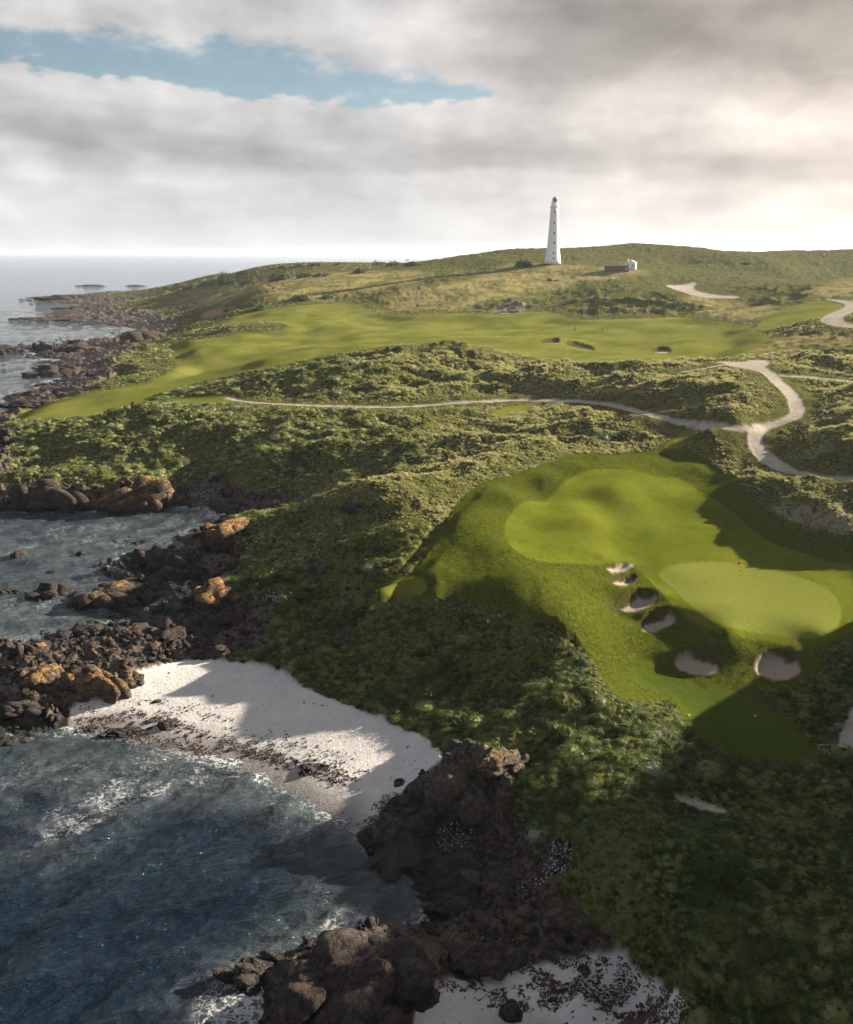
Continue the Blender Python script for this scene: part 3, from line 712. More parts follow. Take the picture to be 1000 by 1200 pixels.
def build_land():
    V = np.stack([GX, GY, GZ], 1)
    i = np.arange(NA - 1); j = np.arange(NL - 1); jj, ii = np.meshgrid(j, i, indexing='ij'); q = (jj * NA + ii).ravel()
    F = np.stack([q, q + NA, q + NA + 1, q + 1], 1)
    q2 = j * NA; F = np.concatenate([F, np.stack([q2 + NA - 1, q2 + 2 * NA - 1, q2 + NA, q2], 1)])
    # vertex normals of the whole sheet so that the pieces shade as one
    e1 = V[F[:, 2]] - V[F[:, 0]]; e2 = V[F[:, 3]] - V[F[:, 1]]; fn = np.cross(e1, e2)
    vn = np.zeros_like(V)
    for k in range(4): np.add.at(vn, F[:, k], fn)
    if vn[:, 2].mean() < 0: vn = -vn; F = F[:, ::-1]
    vn /= np.linalg.norm(vn, axis=1)[:, None] + 1e-12
    z = ZN
    wet = (1 - sstep(GZ, .25, .9)) * np.maximum(z['beach'], z['gravel'])
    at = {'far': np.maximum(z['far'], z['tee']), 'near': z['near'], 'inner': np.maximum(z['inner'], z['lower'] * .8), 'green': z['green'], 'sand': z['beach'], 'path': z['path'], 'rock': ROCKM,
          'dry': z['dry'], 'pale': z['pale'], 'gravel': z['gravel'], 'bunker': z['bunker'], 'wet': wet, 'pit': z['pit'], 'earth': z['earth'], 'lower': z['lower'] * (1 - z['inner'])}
    fm = lambda a: a[F].mean(1)
    cls = np.zeros(len(F), int)
    def put(mask, k): cls[fm(mask) > .5] = k
    put(ROCKM, 1); put(z['near'], 2); put(np.maximum(z['far'], np.maximum(z['inner'], z['lower'])), 3); put(z['tee'], 4); put(z['green'], 5)
    put(z['beach'], 6); put(z['gravel'], 7); put(z['path'], 8); put(z['bunker'], 9)
    fx, fy = GX[F[:, 0]], GY[F[:, 0]]
    first = {'ground': 0, 'rocky_shore': 1, 'rough_grass': 2, 'fairway': 3, 'teeing_ground': 4, 'putting_green': 5, 'beach': 6, 'pebble_beach': 7, 'path': 8}
    sel = [(n_, cls == k) for n_, k in first.items()]
    bf = z['bid'][F].max(1)
    sel += [('sand_bunker', (cls == 9) & (bf == k)) for k in range(len(BUNKERS))]
    for n_, m_ in sel:
        f = F[m_]
        if not len(f): continue
        # separate the two fairways, the two beaches
        used = np.unique(f); mp = np.full(len(V), -1, np.int64); mp[used] = np.arange(len(used))
        o = mesh_from(n_, V[used], mp[f], LAND, True, {k: v[used] for k, v in at.items()}, vn[used])
        o['kind'] = 'structure'


build_land()

# ------------------------------------------------------------------ sea
def P_y(nt, P):
    n = nt.nodes.new('ShaderNodeVectorMath'); n.operation = 'LENGTH'; nt.links.new(P, n.inputs[0]); return n.outputs['Value']


def build_sea():
    A = np.concatenate([np.radians(np.linspace(-180, -33, 30))[:-1], np.radians(np.linspace(-33, 10, 560)), np.radians(np.linspace(10, 180, 60))[1:]])
    L = np.concatenate([np.linspace(math.log(30), math.log(420), 620), np.linspace(math.log(420), math.log(56000), 340)[1:]])
    na, nl = len(A), len(L)
    a, l = np.meshgrid(A, L); X = (np.sin(a) * np.exp(l)).ravel(); Y = (np.cos(a) * np.exp(l)).ravel()
    D = np.hypot(X, Y)
    ins = (a.ravel() > GA0) & (a.ravel() < GA1 - GDA) & (D < 1700)
    depth = np.full(X.size, 8.0); gz = ground_z(X[ins], Y[ins]); depth[ins] = -gz
    # nearness of the shore, blurred: land within a few metres makes white water
    shore = np.zeros(X.size)
    acc = np.zeros(ins.sum()); xi, yi, di = X[ins], Y[ins], D[ins]
    rr = np.clip(di / 60, 1.6, 9)
    for k in range(10):
        th = k * 2.399; r = rr * math.sqrt((k + .5) / 10) * 1.5
        acc += ground_z(xi + np.cos(th) * r, yi + np.sin(th) * r) > -.05
    shore[ins] = np.clip(acc / 10, 0, 1)
    surf = np.zeros(X.size)  # surf spots; cove and far-bay ones also stand in for reflected sky
    for (px, py, r, s_) in [(120, 938, 5, .9), (150, 918, 4, .8), (60, 905, 6, .6), (20, 925, 5, .5), (180, 903, 4, .8), (182, 925, 2.4, 1.2), (95, 960, 6, .8), (70, 985, 5, .5), (230, 905, 6, .7), (300, 925, 5, .5), (100, 622, 22, .55), (40, 640, 18, .5), (40, 712, 15, .55), (190, 605, 15, .5), (285, 1150, 4, .9), (275, 1190, 5, 1.0), (415, 1085, 3, .8), (370, 965, 4, .7), (60, 602, 9, .5), (235, 604, 8, .8), (190, 560, 5, .5),
                            (90, 348, 60, .7), (30, 350, 60, .6), (110, 375, 26, .7), (20, 372, 40, .6), (80, 392, 46, .75), (20, 395, 40, .7), (30, 360, 60, .6), (130, 386, 30, .6), (180, 325, 120, .7), (100, 330, 60, .5), (130, 397, 16, .6), (40, 422, 12, .8), (30, 460, 12, .8), (60, 446, 8, .9), (20, 485, 8, .8)]:
        c = ground_hits([(px, py)])[0]
        surf = np.maximum(surf, s_ * np.exp(-((X - c[0]) ** 2 + (Y - c[1]) ** 2) / (r * r)))
    # waves come in from the left, bend and shorten
    f1 = fbm(X * .75 + Y * .3, (Y * .9 - X * .35) * 2.3, 9, 4, 51, .6)
    f2 = fbm((X * .8 + Y * .2) * .8, (Y - X * .25) * 2.2, 3.4, 3, 53, .6, True)
    calm = np.clip(1 - shore * 1.2, .25, 1)
    f3 = fbm(X * .9 + Y * .25, (Y - X * .3) * 1.7, 1.5, 2, 57, .6, True)
    Z = ((f1 - .5) * .8 + (f2 ** 2 - .3) * .80 + (f3 ** 2 - .3) * .26 * (D < 220)) * calm
    rgw = np.random.default_rng(8); wx = (fbm(X, Y, 14, 2, 81) - .5) * 5; wy = (fbm(X, Y, 11, 2, 83) - .5) * 5; tr = np.zeros(X.size)
    for k in range(16):
        th = math.radians(122) + rgw.normal() * .34; lam = 1.5 * 1.16 ** k * rgw.uniform(.9, 1.1)
        ph = (X * math.cos(th) + Y * math.sin(th) + wx * .35 * (1 + k * .1) + wy * .3) * 2 * math.pi / lam + rgw.uniform(0, 6.28)
        c = .5 + .5 * np.sin(ph); env = sstep(vnoise(X / (lam * 2.2), Y / (lam * 1.5), 60 + k), .2, .8)
        tr += (c ** 2.2 - .35) * lam * .036 * env * (1 - sstep(D, lam * 90, lam * 170))
    Z = Z * .45 + tr * calm
    fade = 1 - sstep(D, 500, 1500)
    Z = Z * fade
    V = np.stack([X, Y, Z], 1)
    i = np.arange(na - 1); j = np.arange(nl - 1); jj, ii = np.meshgrid(j, i, indexing='ij'); q = (jj * na + ii).ravel()
    F = np.stack([q, q + 1, q + na + 1, q + na], 1)
    q2 = j * na; F = np.concatenate([F, np.stack([q2 + na - 1, q2, q2 + na, q2 + 2 * na - 1], 1)])
    F = np.concatenate([F])
    m, nt, b, out = new_mat('sea_water')
    P = position(nt)
    sh, de, su = attr(nt, 'shore'), attr(nt, 'depth'), attr(nt, 'surf')
    r1 = noise(nt, vmul(nt, vrot(nt, P, -.56), (.38, 1.25, 1)), .62, 6, .62)
    r2 = noise(nt, vmul(nt, vrot(nt, P, -.5), (.45, 1.4, 1)), 2.0, 4, .6)
    far = noise(nt, vmul(nt, vrot(nt, P, -.3), (.12, .5, 1)), .06, 5, .6)
    sw = noise(nt, vmul(nt, vrot(nt, P, 1.0), (1, 1, 1)), .16, 4, .6)
    base = mixc(nt, de.step(.1, 2.8), (.040, .054, .060), (.004, .012, .024))
    base = mixc(nt, (sw * .6 + r1 * .4).step(.45, .75) * .5, base, (.008, .022, .034))
    base = mixc(nt, de.step(4.0, 9.0) * N(nt, P_y(nt, P)).step(300, 1200), base, (.020, .085, .17))  # far sea: blue of the reflected sky painted into the base colour
    # foam: lacy threads that thicken by the shore and in the surf
    wv = nt.nodes.new('ShaderNodeTexVoronoi'); wv.feature = 'DISTANCE_TO_EDGE'; wv.inputs['Scale'].default_value = .95
    wp = vmul(nt, P, (1, 1, 1), noise(nt, P, .6, 5, .6, color=True)); wq = nt.nodes.new('ShaderNodeVectorMath'); wq.operation = 'ADD'
    sc3 = nt.nodes.new('ShaderNodeVectorMath'); sc3.operation = 'SCALE'; sc3.inputs['Scale'].default_value = 5.0
    nt.links.new(noise(nt, P, .45, 6, .65, color=True), sc3.inputs[0]); nt.links.new(P, wq.inputs[0]); nt.links.new(sc3.outputs[0], wq.inputs[1])
    nt.links.new(wq.outputs[0], wv.inputs['Vector'])
    lace = 1.0 - N(nt, wv.outputs['Distance']).step(.0, .22)
    patch = noise(nt, P, .22, 5, .62)
    amt = (sh * 1.1 + su * .9).min(1.25)
    fm_ = (lace * .42 + noise(nt, P, 1.5, 6, .68) * .70 + patch * .95 + amt * .55 - 1.44).step(.0, .48) * (amt * 3).min(1.0)
    caps = (r1 * .5 + noise(nt, vmul(nt, vrot(nt, P, -.3), (.3, 1.2, 1)), .12, 6, .65) * .6).step(.665, .70) * de.step(2.0, 6.0) * .8
    foam = fm_.max(caps * 0.0)
    # clouded, sandy white water in the shallows; painted sky sheen in cove and bay
    milky_sheen = (sh * .5 + su * .5) * noise(nt, P, .35, 4, .6).step(.3, .7)
    base = mixc(nt, N(nt, P_y(nt, P)).step(74, 125) * .6, base, (.030, .045, .055))
    base = mixc(nt, milky_sheen * .85, base, (.22, .245, .26))
    nt.links.new(mixc(nt, foam, base, (.52, .54, .56)), b.inputs['Base Color'])
    sock_in(nt, b.inputs['Roughness'], foam * .6 + .06)
    b.inputs['IOR'].default_value = 1.333; sock_in(nt, b.inputs['Specular IOR Level'], .5 - .26 * N(nt, P_y(nt, P)).step(500, 2500))
    bump(nt, r1 * 1.15 + r2 * .40 + noise(nt, P, 6, 3, .6) * .08 + far * 5.0, 1.0, .8, b)
    o = mesh_from('sea', V, F, m, True, {'shore': shore, 'depth': depth, 'surf': surf})
    if o.data.polygons[5].normal.z < 0: o.data.flip_normals()
    o['kind'] = 'structure'


build_sea()

# ------------------------------------------------------------------ leaf materials
def leaf_mat(name, lo, mid, hi, gold, tl=.26):
    m, nt, b, out = new_mat(name)
    oi = nt.nodes.new('ShaderNodeObjectInfo'); rnd = N(nt, oi.outputs['Random'])
    P = position(nt)
    n1 = noise(nt, P, .035, 4, .55); n2 = noise(nt, P, .35, 4, .6); n3 = noise(nt, P, 5.0, 3, .6)
    dry = attr(nt, 'dry', 'INSTANCER')
    c = mixc(nt, (rnd * .55 + n2 * .45).step(.25, .65), lo, mid)
    c = mixc(nt, (rnd * .7 + n3 * .3).step(.45, .78) * .9, c, hi)
    c = mixc(nt, noise(nt, P, .11, 3, .5).step(.50, .68) * .55, c, mixc(nt, .5, c, (.115, .085, .035)))
    c = mixc(nt, noise(nt, vmul(nt, P, (1, 1, 1), (40, 9, 3)), .09, 3, .5).step(.50, .66) * .5, c, mixc(nt, .5, c, (.05, .115, .055)))
    c = mixc(nt, (dry + n1 * .8 - .62).step(.0, .5), c, gold)
    c = mixc(nt, n3.step(.3, .7) * .35, c, mixc(nt, .5, c, hi))
    nt.links.new(c, b.inputs['Base Color'])
    b.inputs['Roughness'].default_value = .62; b.inputs['Specular IOR Level'].default_value = .14
    tr = nt.nodes.new('ShaderNodeBsdfTranslucent'); nt.links.new(mixc(nt, .45, c, (.20, .26, .03), 'MIX'), tr.inputs[0])
    ms = nt.nodes.new('ShaderNodeMixShader'); ms.inputs[0].default_value = tl
    nt.links.new(b.outputs[0], ms.inputs[1]); nt.links.new(tr.outputs[0], ms.inputs[2]); nt.links.new(ms.outputs[0], out.inputs[0])
    return m


LEAF_SHADED = leaf_mat('shaded_shrub_leaf', (.013, .026, .006), (.050, .078, .015), (.175, .205, .075), (.18, .175, .05))  # near scrub: foreground shade is put into this darker leaf colour
LEAF_SUNLIT = leaf_mat('sunlit_shrub_leaf', (.050, .070, .018), (.205, .235, .080), (.42, .44, .24), (.42, .40, .18), .46)  # mid and far scrub: sunlight is put into this paler leaf colour
ROUGHT = leaf_mat('rough_tuft_blade', (.055, .062, .005), (.10, .10, .010), (.14, .135, .018), (.13, .12, .018), .4)
SAGE = leaf_mat('grey_leaf', (.10, .14, .10), (.17, .21, .155), (.25, .29, .22), (.2, .22, .15))
TUSS = leaf_mat('tussock_blade', (.120, .130, .042), (.270, .270, .120), (.47, .45, .27), (.47, .42, .23), .5)
BUSH = leaf_mat('dark_bush_leaf', (.020, .032, .014), (.040, .055, .022), (.07, .085, .04), (.07, .07, .035))
m_, nt_, b_, o_ = new_mat('twig'); sock_in(nt_, b_.inputs['Base Color'], mixc(nt_, noise(nt_, position(nt_), 9, 3), (.05, .035, .022), (.13, .10, .07))); TWIG = m_


def soft_blob(rg, nv=90):
    """random lumpy dome: returns function dir -> radius"""
    c = rg.normal(size=(7, 3)); c[:, 2] = np.abs(c[:, 2]) * .8; c /= np.linalg.norm(c, axis=1)[:, None]; a = rg.uniform(.10, .34, 7); w = rg.uniform(2.5, 8, 7)
    return lambda d: .74 + (a * np.exp(w * (d @ c.T - 1))).sum(-1)


def shrub_mesh(name, seed, leaves, size, flat, mat, spiky=0.0):
    """a low core of twigs and shade under a crown of small leaf faces"""
    rg = np.random.default_rng(seed); R = soft_blob(rg)
    V, F, mi = [], [], []
    # core
    nu, nv = 9, 4
    for j in range(nv + 1):
        for i in range(nu):
            th, ph = 2 * math.pi * (i + .5 * (j % 2)) / nu, math.radians(-25 + 105 * j / nv)
            d = np.array([math.cos(th) * math.cos(ph), math.sin(th) * math.cos(ph), math.sin(ph)]); r = R(d) * .80 * rg.uniform(.86, 1.06)
            V.append((d[0] * r, d[1] * r, d[2] * r * flat))
    for j in range(nv):
        for i in range(nu):
            p = j * nu; F.append((p + i, p + (i + 1) % nu, p + nu + (i + 1) % nu, p + nu + i)); mi.append(0)
    F.append(tuple(nv * nu + i for i in range(4))); mi.append(0)
    n0 = len(V)
    for k in range(leaves):
        d = rg.normal(size=3); d[2] = abs(d[2]) * 1.0 - .22; d /= np.linalg.norm(d)
        r = R(d) * rg.uniform(.74, 1.10); p = np.array([d[0] * r, d[1] * r, d[2] * r * flat])
        n = d * np.array([1, 1, 1.2]) + rg.normal(size=3) * .55; n /= np.linalg.norm(n)
        t = np.cross(n, rg.normal(size=3)); t /= np.linalg.norm(t); u = np.cross(n, t); s_ = size * rg.uniform(.6, 1.35)
        if spiky: t = t * (1 - spiky) + np.array([d[0] * .4, d[1] * .4, 1]) * spiky
        q = len(V)
        V += [tuple(p - t * s_ * .9), tuple(p + u * s_ * .42 + n * s_ * .12), tuple(p + t * s_ * 1.0 + n * s_ * .2), tuple(p - u * s_ * .42 + n * s_ * .12)]
        F.append((q, q + 1, q + 2, q + 3)); mi.append(0)
    me = bpy.data.meshes.new(name); me.from_pydata([tuple(map(float, v)) for v in V], [], F); me.update()
    me.materials.append(mat)
    return me


def tussock_mesh(name, seed, blades, mat, h=1.0, lean=.5):
    rg = np.random.default_rng(seed); V, F = [], []
    for k in range(blades):
        th = rg.uniform(0, 2 * math.pi); r0 = rg.uniform(0, .45); o = np.array([math.cos(th) * r0, math.sin(th) * r0, 0])
        th2 = th + rg.normal() * .7; d = np.array([math.cos(th2), math.sin(th2), 0]); L = h * rg.uniform(.6, 1.1); ln = lean * rg.uniform(.4, 1.5); w = .075 * rg.uniform(.7, 1.3)
        s_ = np.array([-d[1], d[0], 0]) * w
        p0, p1, p2 = o - [0, 0, .15], o + d * ln * .35 * L + [0, 0, L * .62], o + d * ln * L + [0, 0, L * (.95 - .35 * ln)]
        q = len(V); V += [p0 - s_, p0 + s_, p1 + s_ * .8, p1 - s_ * .8, p2]
        F += [(q, q + 1, q + 2, q + 3), (q + 3, q + 2, q + 4)]
    me = bpy.data.meshes.new(name); me.from_pydata([tuple(map(float, v)) for v in V], [], F); me.update(); me.materials.append(mat)
    return me


def proto_collection(name, meshes):
    c = bpy.data.collections.new(name)
    for k, me in enumerate(meshes):
        o = bpy.data.objects.new('%s_form_%02d' % (name, k), me); c.objects.link(o)
    return c


def scatter(name, P, scale, rotz, tilt, idx, dry, coll, label=None):
    """one object: copies of a few plant forms on surveyed points"""
    me = bpy.data.meshes.new(name); me.vertices.add(len(P)); me.vertices.foreach_set('co', P.astype(np.float32).ravel()); me.update()
    for n_, v_ in (('psc', scale), ('dry', dry)):
        a = me.attributes.new(n_, 'FLOAT', 'POINT'); a.data.foreach_set('value', v_.astype(np.float32))
    a = me.attributes.new('pidx', 'INT', 'POINT'); a.data.foreach_set('value', idx.astype(np.int32))
    a = me.attributes.new('prot', 'FLOAT_VECTOR', 'POINT'); a.data.foreach_set('vector', np.stack([tilt[:, 0], tilt[:, 1], rotz], 1).astype(np.float32).ravel())
    o = bpy.data.objects.new(name, me); COL.objects.link(o)
    g = bpy.data.node_groups.new(name + '_nodes', 'GeometryNodeTree')
    g.interface.new_socket('Geometry', in_out='INPUT', socket_type='NodeSocketGeometry'); g.interface.new_socket('Geometry', in_out='OUTPUT', socket_type='NodeSocketGeometry')
    gi = g.nodes.new('NodeGroupInput'); go = g.nodes.new('NodeGroupOutput')
    mp = g.nodes.new('GeometryNodeMeshToPoints'); ip = g.nodes.new('GeometryNodeInstanceOnPoints'); ci = g.nodes.new('GeometryNodeCollectionInfo')
    ci.inputs['Collection'].default_value = coll; ci.inputs['Separate Children'].default_value = True; ci.inputs['Reset Children'].default_value = True
    def na_(nm, t):
        n = g.nodes.new('GeometryNodeInputNamedAttribute'); n.data_type = t; n.inputs['Name'].default_value = nm
        return [s for s in n.outputs if s.enabled and s.name == 'Attribute'][0]
    er = g.nodes.new('FunctionNodeEulerToRotation')
    g.links.new(gi.outputs[0], mp.inputs['Mesh']); g.links.new(mp.outputs[0], ip.inputs['Points']); g.links.new(ci.outputs[0], ip.inputs['Instance'])
    ip.inputs['Pick Instance'].default_value = True
    g.links.new(na_('pidx', 'INT'), ip.inputs['Instance Index']); g.links.new(na_('prot', 'FLOAT_VECTOR'), er.inputs[0]); g.links.new(er.outputs[0], ip.inputs['Rotation'])
    g.links.new(na_('psc', 'FLOAT'), ip.inputs['Scale']); g.links.new(ip.outputs[0], go.inputs[0])
    md = o.modifiers.new('scatter', 'NODES'); md.node_group = g
    o['kind'] = 'stuff'
    if label: o['label'] = label
    return o


def project(x, y, z):
    f = y * CP - (z - CAM_Z) * SP; u = y * SP + (z - CAM_Z) * CP
    return 500 + 1100 * x / f, 600 - 1100 * u / f, f


def sample_field(da, a0, a1, d0, d1, seed):
    rg = np.random.default_rng(seed)
    a = np.arange(math.radians(a0), math.radians(a1), da); l = np.arange(math.log(d0), math.log(d1), da)
    A, L = np.meshgrid(a, l); A = A.ravel() + rg.uniform(-.5, .5, A.size) * da * 1.1; L = L.ravel() + rg.uniform(-.5, .5, L.size) * da * 1.1
    return np.sin(A) * np.exp(L), np.cos(A) * np.exp(L), rg


def ground_info(X, Y):
    z = zones(X, Y); H = bilinear(GRID, X, Y); h, rock, scrub = height(X, Y, H, z)
    return z, H, ground_z(X, Y), rock, scrub


SHRUB_NEAR = [shrub_mesh('shrub_form', 100 + k, 420, .085, f, LEAF_SHADED, sp) for k, (f, sp) in enumerate([(.75, 0), (.62, 0), (.85, .3), (.7, .5), (.55, 0), (.8, 0)])]
SHRUB_MID = [shrub_mesh('shrub_mid_form', 200 + k, 150, .14, f, LEAF_SUNLIT, sp) for k, (f, sp) in enumerate([(.72, 0), (.6, 0), (.8, .3), (.66, .5), (.5, 0)])]
SHRUB_FAR = [shrub_mesh('shrub_far_form', 300 + k, 46, .25, f, LEAF_SUNLIT, sp) for k, (f, sp) in enumerate([(.6, 0), (.5, 0), (.65, .3), (.5, .4)])]
SAGE_M = [shrub_mesh('grey_shrub_form', 400 + k, 340, .09, f, SAGE, .1) for k, f in enumerate([.8, .7])]
TUSSOCKS = [tussock_mesh('tussock_form', 500 + k, n_, TUSS, 1.0, ln) for k, (n_, ln) in enumerate([(46, .5), (40, .8), (52, .35)])]
TUSS_FAR = [tussock_mesh('tussock_far_form', 520 + k, 16, TUSS, .8, ln) for k, ln in enumerate([.6, .9, .4])]
TUFTS = [tussock_mesh('tuft_form', 540 + k, 14, ROUGHT, .55, ln) for k, ln in enumerate([.6, .9, .4])]

# dry grass grows where: right-hand dunes, pale far slopes; shrubs: wetter seaward hollows
def dryness(X, Y, z, H):
    D = np.hypot(X, Y); a = np.degrees(np.arctan2(X, Y))
    d = sstep(a, -16, 14) * sstep(D, 125, 230) * .6 + sstep(D, 250, 500) * .22 + sstep(D, 130, 180) * .12
    d = d + z['dry'] * .6 + z['pale'] * .3
    # the ridge of marram between the mown hole and the cove
    for i, l in enumerate(([(425, 575), (500, 553), (600, 517)], [(548, 580), (524, 615), (490, 665)], [(450, 600), (500, 590)])):
        d = d + .55 * (1 - sstep(sdf(X, Y, world_of(('marram', i), l, False), False, 20), 3, 13))
    return d + (fbm(X, Y, 30, 3, 61) - .5) * .5


BIG = []     # the shrubs that show largest become things of their own


def plant():
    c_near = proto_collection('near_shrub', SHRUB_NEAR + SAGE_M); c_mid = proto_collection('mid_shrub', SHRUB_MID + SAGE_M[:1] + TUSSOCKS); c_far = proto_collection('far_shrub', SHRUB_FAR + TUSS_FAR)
    for (nm, da, d0, d1, base, mn, coll, kinds) in (
        ('coastal_scrub', .0050, 42, 150, .0039, .28, c_near, 'n'), ('dune_scrub', .0032, 150, 330, .0020, .30, c_mid, 'm'), ('far_heath', .0028, 330, 1450, .0015, .4, c_far, 'f')):
        X, Y, rg = sample_field(da, -31, 48 if kinds == 'n' else 34, d0, d1, 900 + int(d0))
        z, H, G, rock, scrub = ground_info(X, Y)
        D = np.hypot(X, Y)
        mown = np.maximum.reduce([z['mown'], z['path'], z['bunker'], z['beach'], z['gravel'], z['pit'], z['trail'], z['earth']])
        dry = dryness(X, Y, z, H)
        dens = (.93 if kinds == 'n' else .84) - .55 * sstep(dry, .45, 1.0) * (D > 330) - .38 * sstep(D, 450, 700) - .25 * sstep(D, 600, 750) * sstep(-X, -60, 20) - .4 * z['pale'] - .55 * z['dry']
        dens = dens - rock * sstep(4.5 - G, -1.5, 2.5) * 1.1 - .2 * rock
        clear = fbm(X, Y, 11, 3, 71); dens = dens - .5 * sstep(clear, .60, .68)
        keep = (mown < .25) & (rg.random(len(X)) < dens) & (G > 1.1)
        # stay clear of buildings
        for (bx, by, br) in CLEARINGS: keep &= np.hypot(X - bx, Y - by) > br
        X, Y, G, D, dry, rock, clear, pdm = (v[keep] for v in (X, Y, G, D, dry, rock, clear, z['dm'] + .8)); zb = {k: z[k][keep] for k in ('dry', 'pale')}
        n = len(X); lump = fbm(X, Y, 9, 3, 73)
        s_ = np.maximum(D * base, mn) * rg.lognormal(0, .36, n) * (.72 + (.85 if kinds == 'n' else .55) * sstep(lump, .42, .66)) * (1 - .35 * rock)
        if kinds == 'n': s_ *= np.where(rg.random(n) < .05, rg.uniform(1.6, 2.5, n), 1.0) * sstep(pdm, -.5, 4) ** .5
        pd = np.full(n, 99.0)
        for i, (l, wd) in enumerate(PATH_LINES): pd = np.minimum(pd, sdf(X, Y, world_of(('path', i), l, False), False, 16) - wd * .5)
        s_ *= np.clip(.28 + .72 * (pd - .6) / 8, .25, 1)
        ok = pd > .5 + .0025 * D
        tus = rg.random(n) < np.clip(dry * 1.5 - .25 + .35 * (D > 330) + .6 * (D > 620), .03, .96)
        if kinds == 'n':
            idx = rg.integers(0, 6, n); sg = rg.random(n) < .006 + .04 * (fbm(X, Y, 12, 2, 79) > .66); idx[sg] = rg.integers(6, 8, sg.sum())
        elif kinds == 'm':
            idx = rg.integers(0, 5, n); sg = rg.random(n) < .006; idx[sg] = 5; idx[tus] = rg.integers(6, 9, tus.sum()); s_[tus] *= .95
        else:
            idx = rg.integers(0, 4, n); idx[tus] = rg.integers(4, 7, tus.sum()); s_ = s_ * .8; s_[tus] *= .9
        tilt = rg.normal(0, .10, (n, 2)); rz = rg.uniform(0, 6.283, n)
        P = np.stack([X, Y, G - s_ * .12], 1)
        px, py, f = project(X, Y, G + s_ * .4)
        if kinds == 'n':
            vis = (px > 8) & (px < 992) & (py < 1192) & (idx < 6)
            size = np.where(vis, s_ / D, 0); big = np.argsort(-size)[:250]
            for k in big: BIG.append((X[k], Y[k], P[k, 2], s_[k], rz[k], idx[k], px[k], py[k]))
            rest = np.ones(n, bool); rest[big] = False
            P, s_, rz, tilt, idx, dry = P[rest], s_[rest], rz[rest], tilt[rest], idx[rest], dry[rest]
        if kinds != 'n': P, s_, rz, tilt, idx, dry = P[ok], s_[ok], rz[ok], tilt[ok], idx[ok], dry[ok]
        scatter(nm, P, s_, rz, tilt, idx, dry, coll)
        print(nm, len(P))
    # grass fringe and tufts in the rough
    X, Y, rg = sample_field(.0046, -12, 30, 85, 215, 77)
    z, H, G, rock, scrub = ground_info(X, Y); D = np.hypot(X, Y)
    nearm = np.maximum(z['near'], 0) * (1 - np.maximum.reduce([z['inner'], z['green'], z['bunker'], z['tee'], z['path']])) * (1 - z['lower'])
    k1 = (nearm > .5) & (z['bunker'] < .1) & (rg.random(len(X)) < .35 + .5 * z['pit'])
    s_ = rg.uniform(.16, .34, len(X)) * (1 + .5 * z['pit'])
    X, Y, G, s_ = X[k1], Y[k1], G[k1], s_[k1]; n = len(X)
    scatter('rough_grass_tufts', np.stack([X, Y, G - .03], 1), s_, rg.uniform(0, 6.28, n), rg.normal(0, .1, (n, 2)), rg.integers(0, 3, n), np.full(n, -.1), proto_collection('tuft', TUFTS))
    print('tufts', n)


def thing(name, label, cat, loc=(0, 0, 0), rz=0.0, group=None):
    o = bpy.data.objects.new(name, None); COL.objects.link(o); o.location = tuple(float(v) for v in loc); o.rotation_euler = (0, 0, rz); o.empty_display_size = .5
    o['label'] = label; o['category'] = cat
    if group: o['group'] = group
    return o


def tag(o, label, cat, group=None):
    o['label'] = label; o['category'] = cat
    if group: o['group'] = group
    return o


def at(px, py):
    p = ground_hits([(px, py)])[0]; return float(p[0]), float(p[1]), float(ground_z(p[0], p[1])[0])

# ------------------------------------------------------------------ small helpers for built things
def paint(name, c1, c2=None, rough=.7, scale=.8, bumpy=0.0, streak=False):
    m, nt, b, out = new_mat(name); c2 = c2 or tuple(v * .82 for v in c1)
    P = nt.nodes.new('ShaderNodeTexCoord').outputs['Object']
    v = vmul(nt, P, (1, 1, .15)) if streak else P
    n = noise(nt, v, scale, 5, .6)
    nt.links.new(mixc(nt, n.step(.3, .7), c1, c2), b.inputs['Base Color']); b.inputs['Roughness'].default_value = rough
    if bumpy: bump(nt, n, bumpy, .3, b)
    return m


WHITE = paint('white_paint', (.82, .83, .84), (.74, .76, .78), .55, .35, 0, True)
DARK = paint('dark_glass', (.015, .018, .022), (.03, .035, .04), .15)
METAL = paint('grey_metal', (.30, .31, .32), (.22, .23, .24), .4, 2)
BRICK = paint('red_brick', (.17, .088, .072), (.13, .072, .060), .85, 1.2, .3)
ROOFM = paint('grey_roof', (.30, .29, .28), (.22, .21, .20), .7, 1.5)
STAKE = paint('pale_timber', (.45, .42, .36), (.32, .30, .25), .8, 2)
YEL = paint('yellow_paint', (.80, .66, .12), (.75, .60, .10), .4)
BLK = paint('black_paint', (.02, .02, .02), (.03, .03, .03), .4)
RED = paint('red_cloth', (.75, .12, .03), (.62, .08, .03), .7)
STONE = paint('pale_stone', (.40, .38, .34), (.28, .26, .23), .85, 1.5, .4)


def bm_obj(name, bm, mat, parent=None, smooth=False):
    me = bpy.data.meshes.new(name); bmesh.ops.recalc_face_normals(bm, faces=bm.faces); bm.to_mesh(me); bm.free()
    for p in me.polygons: p.use_smooth = smooth
    me.materials.append(mat); o = bpy.data.objects.new(name, me); COL.objects.link(o)
    if parent: o.parent = parent
    return o


def lathe(bm, prof, n=40, cx=0, cy=0, cap=True):
    rings = []
    for r, z in prof:
        rings.append([bm.verts.new((cx + r * math.cos(2 * math.pi * i / n), cy + r * math.sin(2 * math.pi * i / n), z)) for i in range(n)])
    for a, b in zip(rings, rings[1:]):
        for i in range(n): bm.faces.new((a[i], a[(i + 1) % n], b[(i + 1) % n], b[i]))
    if cap: bm.faces.new(rings[0][::-1]); bm.faces.new(rings[-1])


